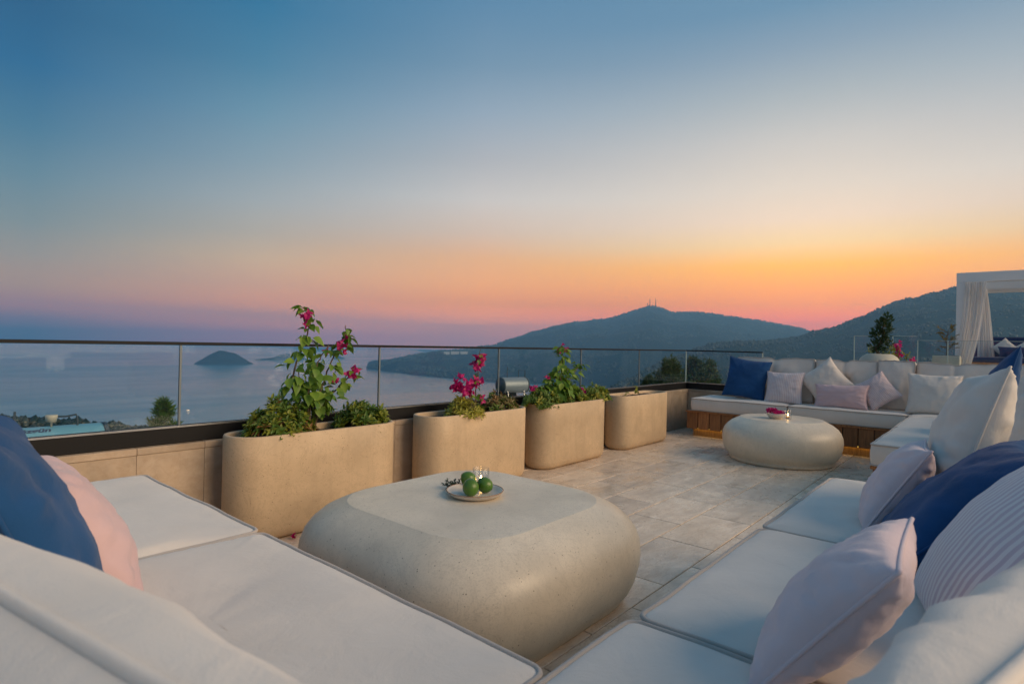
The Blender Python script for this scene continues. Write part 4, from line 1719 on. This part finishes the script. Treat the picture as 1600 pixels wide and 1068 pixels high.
# pale urn with a twisted dark shrub
uc = atx(1373.5, 567, 8.35)
e = empty('urn_planter', (uc.x, uc.y, UZ), 'rounded pale urn on the raised terrace, holding the dark twisted shrub', 'urn')
zt = atx(1373, 552.5, 8.35).z
prof = [(.10, UZ), (.15, UZ + .02), (.21, UZ + .14), (.235, UZ + .28), (.225, zt - .10), (.19, zt - .04), (.14, zt - .004), (.125, zt), (.11, zt - .006), (.11, zt - .06)]
v, f = loft([circ(q, z, 36, (uc.x, uc.y)) for q, z in prof])
obj('pot', v, f, M['urn'], e)
rr = random.Random(9)
sp = [(1374, 556), (1369, 545), (1376, 535), (1381, 524), (1379, 512), (1385, 503), (1386, 494)]
pts = [atx(u, v_, 8.35 + rr.uniform(-.02, .02)) for u, v_ in sp]
e = empty('twisted_shrub', (uc.x, uc.y, zt - .05), 'dark twisted juniper like shrub growing in the pale urn', 'shrub')
b = MB()
b.tube([Vector((uc.x, uc.y, zt - .05))] + pts, [.022, .02, .018, .016, .014, .010, .007, .003], 7)
b.build('trunk', M['stem'], e, True)
lf = MB()
for (u, v_, r_, n_) in ((1374, 549, .075, 70), (1366, 540, .07, 60), (1376, 537, .085, 80), (1366, 524, .055, 45), (1376, 526, .085, 85), (1383, 520, .075, 70), (1372, 516, .07, 60), (1382, 509, .08, 80), (1376, 504, .06, 45), (1388, 500, .06, 50), (1386, 494, .04, 26), (1383, 540, .05, 35), (1390, 535, .04, 25), (1390, 513, .035, 20)):
    c = atx(u, v_, 8.35)
    r_ *= .82
    for k in range(int(n_ * .95)):
        d = Vector((rr.gauss(0, 1), rr.gauss(0, 1), rr.gauss(0, 1))).normalized()
        p = c + d * r_ * rr.random() ** .4
        leafquad(lf, p, d + Vector((rr.uniform(-.6, .6), rr.uniform(-.6, .6), .5)), d, .046, .022)
tag(lf.build('foliage', M['leaf_deep'], e), kind='stuff')
# flowers beside the urn
fc = atx(1402, 566, 8.5)
e = empty('flower_plant', (fc.x, fc.y, UZ), 'magenta flowers and soft green leaves just right of the pale urn', 'plant')
b = MB()
for (u, v_) in ((1403, 544), (1404, 556), (1418, 553), (1424, 561), (1394, 552)):
    p = atx(u, v_, 8.5)
    b.tube([(fc.x, fc.y, UZ), (fc.x + .02, (fc.y + p.y) / 2, (UZ + p.z) / 2), tuple(p)], .004, 5)
b.build('stem', M['stem'], e)
for (u, v_, r_, n_) in ((1402, 543.5, .045, 16), (1404, 556, .035, 10), (1423, 562, .04, 9)):
    fb = MB()
    blossom_cluster(fb, atx(u, v_, 8.5), r_, n_, rr, .034)
    fb.build('blossom_cluster', M['bract'], e)
lf = MB()
for (u, v_, r_, n_) in ((1392, 553, .10, 110), (1396, 562, .09, 70), (1416, 555, .045, 24), (1364, 551, .07, 40)):
    c = atx(u, v_, 8.5)
    for k in range(n_):
        d = Vector((rr.gauss(0, 1), rr.gauss(0, 1), rr.gauss(0, 1))).normalized()
        leafquad(lf, c + d * r_ * rr.random() ** .4, d + Vector((0, 0, .6)), d, .045, .015)
tag(lf.build('foliage', M['leaf_yellow'], e), kind='stuff')

# square planter with a thin dry tree, left of the canopy
qc = atx(1479, 565, 11.0)
e = empty('box_planter', (qc.x, qc.y, UZ), 'square pale planter left of the canopy curtain', 'planter')
b = MB()
zq = atx(1479, 555.5, 11.0).z
b.box((qc.x - .17, qc.y - .17, UZ), (qc.x + .17, qc.y + .17, zq), .01)
b.build('pot', M['urn'], e)
b = MB()
b.box((qc.x - .15, qc.y - .15, zq - .001), (qc.x + .15, qc.y + .15, zq + .006), .003)
b.build('soil', M['soil'], e)
e = empty('thin_tree', (qc.x, qc.y, zq), 'thin sparse tree with dry leaves beside the canopy post', 'tree')
b, lf = MB(), MB()
tr_ = [atx(u, v_, 11.0) for u, v_ in ((1479, 555), (1480, 545), (1479, 530), (1482, 515))]
b.tube(tr_, [.012, .010, .007, .003], 6)
for k in range(26):
    t = rr.uniform(.3, 3)
    a = min(int(t), 2)
    p = tr_[a].lerp(tr_[a + 1], t - a)
    d = Vector((rr.uniform(-.5, .5), rr.uniform(-1, 1), rr.uniform(.1, .9))).normalized()
    ln = rr.uniform(.06, .17)
    b.tube([p, p + d * ln], .003, 4)
    for q in range(4):
        leafquad(lf, p + d * ln * rr.uniform(.5, 1), d + Vector((rr.uniform(-.8, .8), rr.uniform(-.8, .8), 0)), Vector((0, 0, 1)), .06, .03)
b.build('trunk', M['stem'], e)
tag(lf.build('crown', M['leaf_olive'], e), kind='stuff')

# ------------------------------------------------------------------ canopy daybed
DX = 12.0
pa = atx(1495, 426.5, DX)
PW = .115
zt = pa.z
y1 = pa.y                     # left outer face
y0 = y1 - 2.6
x0, x1 = DX, DX + 2.3
e = empty('canopy_daybed', (DX + 1.1, (y0 + y1) / 2, UZ), 'white canopy frame of the daybed on the raised terrace at the right edge', 'canopy')
for (xx, yy) in ((x0, y1 - PW), (x0, y0), (x1 - PW, y1 - PW), (x1 - PW, y0)):
    b = MB()
    b.box((xx, yy, UZ), (xx + PW, yy + PW, zt - .16), .004)
    b.build('post', M['white'], e)
for a, c in (((x0 - .002, y0 - .002, zt - .158), (x0 + PW, y1 + .002, zt)), ((x1 - PW, y0, zt - .158), (x1, y1, zt - .002)), ((x0 + PW + .001, y1 - PW, zt - .158), (x1 - PW - .001, y1, zt - .002)), ((x0 + PW + .001, y0, zt - .158), (x1 - PW - .001, y0 + PW, zt - .002))):
    b = MB()
    b.box(a, c, .004)
    b.build('beam', M['white'], e)
for k in range(8):
    xx = x0 + PW + .1 + k * .27
    b = MB()
    b.box((xx, y0 + PW + .001, zt - .10), (xx + .035, y1 - PW - .001, zt - .006))
    b.build('roof_slat', M['white'], e)


def curtain(label, top, low, folds, seed, z1, z0, xp):
    """top, low: (y_left, y_right) at rail and hem; sweeps between"""
    V, F = [], []
    nu, nv = 72, 40
    for j in range(nv + 1):
        t = j / nv
        k = t ** 1.6
        a = top[0] + (low[0] - top[0]) * k
        c = top[1] + (low[1] - top[1]) * (t ** 1.9 if low[1] > top[1] else t ** .8)
        z = z1 + (z0 - z1) * t
        for i in range(nu + 1):
            s = i / nu
            y = a + (c - a) * s
            dp = .030 * math.sin(2 * math.pi * folds * s + 1.1 * noise.noise(Vector((s * 3, t * 1.5, seed)))) + .02 * noise.noise(Vector((s * 6, t * 2, seed + 4)))
            V.append((xp + dp, y + .006 * math.cos(2 * math.pi * folds * s * 1.3), z + (.03 * s if t > .9 else 0) * 0))
    for j in range(nv):
        for i in range(nu):
            q = j * (nu + 1) + i
            F.append((q, q + 1, q + nu + 2, q + nu + 1))
    o = obj('curtain', V, F, M['curtain'], origin=(xp, (top[0] + top[1]) / 2, z0))
    return tag(o, label, 'curtain', 'white curtains of the canopy daybed')


Y = lambda u, X=DX: atx(u, 500, X).y
curtain('sheer white curtain gathered beside the front canopy post', (Y(1508, 12.05), Y(1540, 12.05)), (Y(1490, 12.05), Y(1512, 12.05)), 9, 1, zt - .165, UZ + .25, x0 - .05)
curtain('sheer white curtain hanging behind the daybed cushions', (Y(1530, 13.4), Y(1541, 13.4)), (Y(1528, 13.4), Y(1558, 13.4)), 6, 2, zt - .165, UZ + .3, x0 + 1.35)

# daybed mattress and pillows
ya, yb = atx(1508, 560, 12.3).y, y0 + .2
zm = atx(1512, 557.5, 12.3).z
e = empty('daybed_base', (12.9, (ya + yb) / 2, UZ), 'timber daybed platform under the navy mattress', 'daybed')
b = MB()
b.box((12.32, yb + .02, UZ), (13.9, ya + .03, zm - .115), .005)
b.build('platform', M['wood'], e)
b = MB()
b.box((12.30, yb, zm - .114), (13.92, ya + .05, zm - .084), .004)
b.build('rim_board', M['wood'], e)
box_cushion('mattress', 'long navy mattress on the canopy daybed', 12.31, 13.85, yb + .02, ya + .02, zm - .083, zm, M['navy_dark'], 60, .03, .006, None, 'mattress')
xb = 13.75
pillow('wide navy back cushion on the daybed', M['navy_dark'], (.95, .40, .16), (xb - .12, atx(1573, 545, xb).y, 0), 180, 12, 0, 61, name='back_cushion', group=None, cat='cushion', rest=zm, ear=.03)
pillow('pale pillow standing on its corner on the daybed', M['cream'], (.28, .28, .12), (xb - .45, atx(1570, 545, xb - .4).y, 0), 178, 22, 44, 62, rest=zm, group=None)
pillow('small navy lumbar pillow at the front of the daybed', M['navy_dark'], (.55, .22, .13), (xb - .72, atx(1592, 552, xb - .7).y, 0), 180, 20, 0, 63, rest=zm, group=None)
pillow('second pale pillow on the daybed at the frame edge', M['cream'], (.28, .28, .12), (xb - .42, atx(1607, 545, xb - .4).y, 0), 182, 22, 40, 64, rest=zm, group=None)

# ================================================================== neighbours below the terrace


def solar_heater(label, c, ang, rad, ln, mat, tilt=True, text=None, cup=True):
    """horizontal tank on a stand; ang: direction of the tank axis in plan; c: centre of the tank"""
    c = Vector(c)
    d = Vector((math.cos(ang), math.sin(ang), 0))
    n_ = Vector((-d.y, d.x, 0))
    e = empty('solar_water_heater', (c.x, c.y, c.z - rad - .6), label, 'water heater', 'rooftop solar water heaters')
    path = [c + d * t for t in (-ln / 2, -ln / 2 + .015, -ln / 2 + .05, ln / 2 - .05, ln / 2 - .015, ln / 2)]
    v, f = tube(path, [rad * .93, rad * .985, rad, rad, rad * .985, rad * .93], 36)
    tk = obj('tank', v, f, mat, e)
    for s in (-1, 1):
        v, f = tube([c + d * s * (ln / 2 - .02), c + d * s * (ln / 2 + .03)], rad * 1.015, 36)
        obj('end_cap', v, f, M['tank_end'], e)
    for s in (-1, 1):
        b = MB()
        for w_ in (-1, 1):
            b.tube([c + d * s * ln * .34 + n_ * w_ * rad * .7 - Vector((0, 0, rad * .65)), c + d * s * ln * .34 + n_ * w_ * rad * 1.1 - Vector((0, 0, rad + .6))], .016, 6)
        b.tube([c + d * s * ln * .34 - n_ * rad - Vector((0, 0, rad * .9)), c + d * s * ln * .34 + n_ * rad - Vector((0, 0, rad * .9))], .016, 6)
        b.build('stand', M['steel'], e)
    return e, d, n_


# left heater: pale blue tank just below the glass
tc_ = atd(38, 686, 8.6)
ta = YAW + R(41.5) - R(90) + R(6)
tc_.z -= .13
e, d, n_ = solar_heater('pale blue cylindrical water tank beyond the glass at the far left', tc_, ta, .26, 1.50, M['tank'])
top = tc_ + Vector((0, 0, .26))
cp = atd(80, 662, 8.6)
b = MB()
b.add(*loft([circ(.012, cp.z - .06, 16, (cp.x, cp.y)), circ(.012, cp.z + .02, 16, (cp.x, cp.y)), circ(.050, cp.z + .03, 16, (cp.x, cp.y)), circ(.060, cp.z + .08, 16, (cp.x, cp.y)), circ(.062, cp.z + .105, 16, (cp.x, cp.y)), circ(.045, cp.z + .106, 16, (cp.x, cp.y))]))
b.build('expansion_cup', M['urn'], e, True)
b = MB()
b.tube([atd(86, 650.5, 8.6), atd(104, 650, 8.62), atd(119, 647, 8.64), atd(120.5, 652, 8.64), atd(122, 676, 8.64)], .012, 6)
b.build('overflow_pipe', M['tank_end'], e)
b = MB()
b.tube([atd(23, 643, 8.6), atd(23, 672, 8.6)], .012, 6)
b.build('vent_pipe', M['tank_end'], e)
# lettering
cu = bpy.data.curves.new('lettering', 'FONT')
cu.body = '\u00f6zg\u00fcn'
cu.size = .105
cu.shear = .25
cu.offset = .004
cu.align_x = 'CENTER'
to = bpy.data.objects.new('tmp_text', cu)
COL.objects.link(to)
dg = bpy.context.evaluated_depsgraph_get()
tm = bpy.data.meshes.new_from_object(to.evaluated_get(dg))
bpy.data.objects.remove(to)
rad = .2615
side = -n_ if (n_.dot(Vector((tc_.x, tc_.y, 0))) > 0) else n_
ax = d if rt.dot(d) > 0 else -d
pc_ = atd(51, 680, 8.6)
s0 = (pc_ - tc_).dot(ax)
TV = []
for p in tm.vertices:
    an = R(56) + (p.co.y) / rad
    q = tc_ + ax * (s0 + p.co.x * 1.15) + (side * math.cos(an) + Vector((0, 0, 1)) * math.sin(an)) * rad
    TV.append(tuple(q))
TF = [tuple(p.vertices) for p in tm.polygons]
obj('lettering', TV, TF, M['ink'], e, smooth=False)

# neighbour's flat roofed house carrying the left tank
hb = tc_.copy()
hz = tc_.z - .26 - .6


def house(name, label, c, ang, lx, ly, zt, zb, roofm, wins=4, parapet=.25):
    d = Vector((math.cos(ang), math.sin(ang), 0))
    n_ = Vector((-d.y, d.x, 0))
    c = Vector((c[0], c[1], 0))
    e = empty(name, (c.x, c.y, zb), label, 'house', 'houses below the terrace')

    def ring(hx, hy, z):
        return [tuple(c + d * a * hx + n_ * b_ * hy + Vector((0, 0, z))) for a, b_ in ((-1, -1), (1, -1), (1, 1), (-1, 1))]
    v, f = loft([ring(lx / 2, ly / 2, zb), ring(lx / 2, ly / 2, zt - .12)])
    obj('wall', v, f, M['plaster'], e, smooth=False)
    v, f = loft([ring(lx / 2 + .15, ly / 2 + .15, zt - .119), ring(lx / 2 + .15, ly / 2 + .15, zt)])
    obj('roof_slab', v, f, roofm, e, smooth=False)
    for k in range(wins):
        p = c - d * lx / 2 * .7 + d * lx * .7 * k / max(1, wins - 1) - n_ * (ly / 2 + .01) + Vector((0, 0, zt - 1.6))
        r_ = lambda dz: [tuple(p + d * a * .45 + n_ * b_ * .02 + Vector((0, 0, dz))) for a, b_ in ((-1, -1), (1, -1), (1, 1), (-1, 1))]
        v, f = loft([r_(-.55), r_(.55)])
        obj('window', v, f, M['panel'], e, smooth=False)
    return e


house('neighbour_house', 'flat roofed white house below the terrace under the blue tank', (hb.x - .6, hb.y + 1.6), ta, 7, 5.5, hz, -5.2, M['plaster'])

# second heater beyond the middle planters
t2 = atd(801, 601.5, 24)
ta2 = YAW - R(90) + R(38)
e, d, n_ = solar_heater('grey cylindrical water tank with dark panel beyond the glass, between the middle planters', t2, ta2, .33, 1.25, M['tank_steel'])
# dark collector panel leaning below the tank
pb = t2 - Vector((0, 0, .30))
sgn = -1 if n_.dot(fw) > 0 else 1
dn = n_ * sgn
a0, a1 = pb + d * .95 * -1 - rt * .1, pb + d * .15
low = dn * .9 - Vector((0, 0, .55)) - rt * .35
th_ = Vector((0, 0, .05))
v, f = loft([[tuple(a0), tuple(a1), tuple(a1 + low), tuple(a0 + low)], [tuple(a0 + th_), tuple(a1 + th_), tuple(a1 + low + th_), tuple(a0 + low + th_)]])
obj('collector_panel', v, f, M['panel'], e, smooth=False)
b = MB()
p = t2 + d * .30
b.tube([p + Vector((0, 0, .3)), p + Vector((0, 0, .62)), p + d * .35 + Vector((0, 0, .62)), p + d * .35 + Vector((0, 0, -.9))], .018, 6)
p = t2 - d * .30
b.tube([p + Vector((0, 0, .3)), p + Vector((0, 0, .78))], .018, 6)
b.build('pipe', M['tank_end'], e)
house('neighbour_house', 'flat roofed white house below the terrace under the grey tank', (t2.x + .3, t2.y + .2), ta2, 3.4, 3.0, t2.z - .93, -9, M['plaster'])

# ------------------------------------------------------------------ trees close to the house


def pine(name, label, base, h_, r_, seed, nb=60, crown0=.25, mat='pine', group='pine trees below the terrace', ll=.5):
    rr = random.Random(seed)
    base = Vector(base)
    e = empty(name, tuple(base), label, 'tree', group)
    b, lf = MB(), MB()
    tp = base + Vector((rr.uniform(-.1, .1) * h_ * .3, rr.uniform(-.1, .1) * h_ * .3, h_))
    b.tube([base, base.lerp(tp, .5) + Vector((rr.uniform(-.1, .1), rr.uniform(-.1, .1), 0)), tp], [h_ * .022, h_ * .014, h_ * .004], 8)
    for k in range(nb):
        t = crown0 + (1 - crown0) * (k + rr.random()) / nb
        p = base.lerp(tp, t)
        an = k * 2.4 + rr.uniform(-.5, .5)
        prof = math.sin(math.pi * min(1, (t - crown0) / (1 - crown0) * .75 + .25))
        ln = r_ * prof * rr.uniform(.65, 1.15)
        d = Vector((math.cos(an), math.sin(an), rr.uniform(.25, .75))).normalized()
        q = p + d * ln
        b.tube([p, p.lerp(q, .6) + Vector((0, 0, -.05 * ln)), q], [.012 * h_ * .3, .008 * h_ * .3, .003], 5)
        for g in range(16):
            s = rr.uniform(.35, 1.05)
            c = p.lerp(q, s) + Vector((rr.gauss(0, 1), rr.gauss(0, 1), rr.gauss(0, 1))) * r_ * .10
            ax = (d + Vector((rr.uniform(-.7, .7), rr.uniform(-.7, .7), rr.uniform(.1, .9)))).normalized()
            o1 = ax.orthogonal().normalized()
            o2 = ax.cross(o1)
            for j in range(5):
                a_ = 2 * math.pi * j / 5 + rr.random()
                leafquad(lf, c, ax * 1.1 + o1 * math.cos(a_) * .7 + o2 * math.sin(a_) * .7, ax, ll * rr.uniform(.7, 1.2), ll * .16, .1)
    b.build('trunk', M['stem'], e, True)
    tag(lf.build('crown', M[mat], e), kind='stuff')
    return e


def pine_at(label, u, v_, D, h_, r_, seed, nb=60, **k):
    tp = atd(u, v_, D)
    pine('pine_tree', label, (tp.x, tp.y, tp.z - h_), h_, r_, seed, nb, **k)


pine_at('young pine whose tip shows over the base rail beside the first glass joint', 263, 631, 14, 3.2, .40, 1, 34, ll=.20, mat='leaf_dark')
pine_at('bushy pine just left of the glass corner', 1050, 568, 34, 6.0, 1.5, 2, 60, ll=.34)
pine_at('bushy pine just right of the glass corner', 1086, 564, 36, 6.4, 1.35, 3, 60, ll=.34)
pine_at('smaller pine farther right of the glass corner, left of the navy pillow', 1106, 568, 38, 6.0, 1.2, 4, 50, ll=.34)
pine_at('small pine low at the left of the corner trees', 1015, 591, 40, 4.0, .9, 5, 40, ll=.3)

# ------------------------------------------------------------------ far small things
# boat with lit lamps on the bay
bc = atz(294, 642, SEA)
bd = Vector((rt.x, rt.y, 0))
bn = Vector((-bd.y, bd.x, 0))
e = empty('boat', (bc.x, bc.y, SEA), 'small boat with warm lights on the bay behind the second glass pane', 'boat')
k = 4.6
rings = []
for t, wv, z in ((-.5, .12, 0), (-.45, .15, 0), (-.1, .17, 0), (.3, .12, 0), (.5, .01, 0)):
    rings.append([tuple(bc + bd * t * k + bn * wv * k * s + Vector((0, 0, zz * k * .16 + (.05 * k if t > .4 else 0)))) for s, zz in ((-.7, -.3), (.7, -.3), (1, 1), (-1, 1))])
v, f = loft(rings)
obj('hull', v, f, M['white'], e, smooth=False)
b = MB()
cc_ = bc - bd * .05 * k
v, f = loft([[tuple(cc_ + bd * a * .16 * k * q + bn * b_ * .10 * k * q + Vector((0, 0, z))) for a, b_ in ((-1, -1), (1, -1), (1, 1), (-1, 1))] for q, z in ((1, .16 * k), (.85, .34 * k))])
obj('cabin', v, f, M['white'], e, smooth=False)
for t in (-.22, .2):
    c = bc + bd * t * k + Vector((0, 0, .36 * k))
    b = MB()
    b.add(*loft_pt([[tuple(c + Vector((.32 * math.cos(a), .32 * math.sin(a), 0))) for a in np.linspace(0, 2 * math.pi, 8, endpoint=False)]], tuple(c - Vector((0, 0, .32))), tuple(c + Vector((0, 0, .32)))))
    b.build('lamp', M['ember'], e)

# three pale blocks standing in for pale patches on the headland ridge
for i, (u, v_, wd, lab) in enumerate(((698, 551.5, 11, 'leftmost of the three tiny pale blocks on the headland ridge'), (711, 551, 16, 'middle of the three tiny pale blocks on the headland ridge'), (725, 551, 14, 'rightmost of the three tiny pale blocks on the headland ridge'))):
    p = atd(u, v_, 2560)
    e = empty('pale_block', (p.x, p.y, p.z - 12), lab, 'house', 'pale blocks on the headland')
    d = Vector((rt.x, rt.y, 0))
    n_ = Vector((-d.y, d.x, 0))
    ring = lambda z, k=1.0: [tuple(p + d * a * wd * 1.1 * k + n_ * b_ * 7 * k + Vector((0, 0, z))) for a, b_ in ((-1, -1), (1, -1), (1, 1), (-1, 1))]
    v, f = loft([ring(-12), ring(5)])
    obj('wall', v, f, M['plaster'], e, smooth=False)
    v, f = loft([ring(5.05, 1.04), ring(6.0, 1.04)])
    obj('roof_slab', v, f, M['plaster'], e, smooth=False)
# radio masts on the summit
for i, (u, vt, lab) in enumerate(((1015.5, 467, 'left radio mast on the mountain summit'), (1024.5, 466, 'right radio mast on the mountain summit'), (1012, 473, 'short radio mast at the left edge of the mountain summit'))):
    p = atd(u, 481, 3945)
    t = atd(u, vt, 3945)
    e = empty('radio_mast', (p.x, p.y, p.z), lab, 'mast', 'radio masts on the summit')
    b = MB()
    wv = 1.7
    for sx, sy in ((-1, -1), (1, -1), (1, 1), (-1, 1)):
        b.tube([(p.x + sx * wv, p.y + sy * wv, p.z), (t.x + sx * .6, t.y + sy * .6, t.z)], .9, 4)
    b.build('lattice', M['black'], e)
    b = MB()
    hh = t.z - p.z
    for q in (.55, .75, .9):
        b.box((p.x - 2.2, p.y - 2.2, p.z + hh * q), (p.x + 2.2, p.y + 2.2, p.z + hh * q + 1.0))
    b.build('platforms', M['black'], e)

# ================================================================== haze
HZ = bpy.data.materials.new('haze_air')
HZ.use_nodes = True
t_ = HZ.node_tree
t_.nodes.clear()
pv = t_.nodes.new('ShaderNodeVolumePrincipled')
pv.inputs['Color'].default_value = (.32, .66, 1.0, 1)
pv.inputs['Density'].default_value = 2.2e-4
pv.inputs['Anisotropy'].default_value = .25
ot = t_.nodes.new('ShaderNodeOutputMaterial')
t_.links.new(pv.outputs[0], ot.inputs['Volume'])
b = MB()
b.box((-Rs - 300, -Rs - 300, SEA - 12), (Rs + 300, Rs + 300, 350))
o = b.build('haze', HZ)
tag(o, 'thin blue evening haze over the bay and hills', 'haze', kind='stuff')
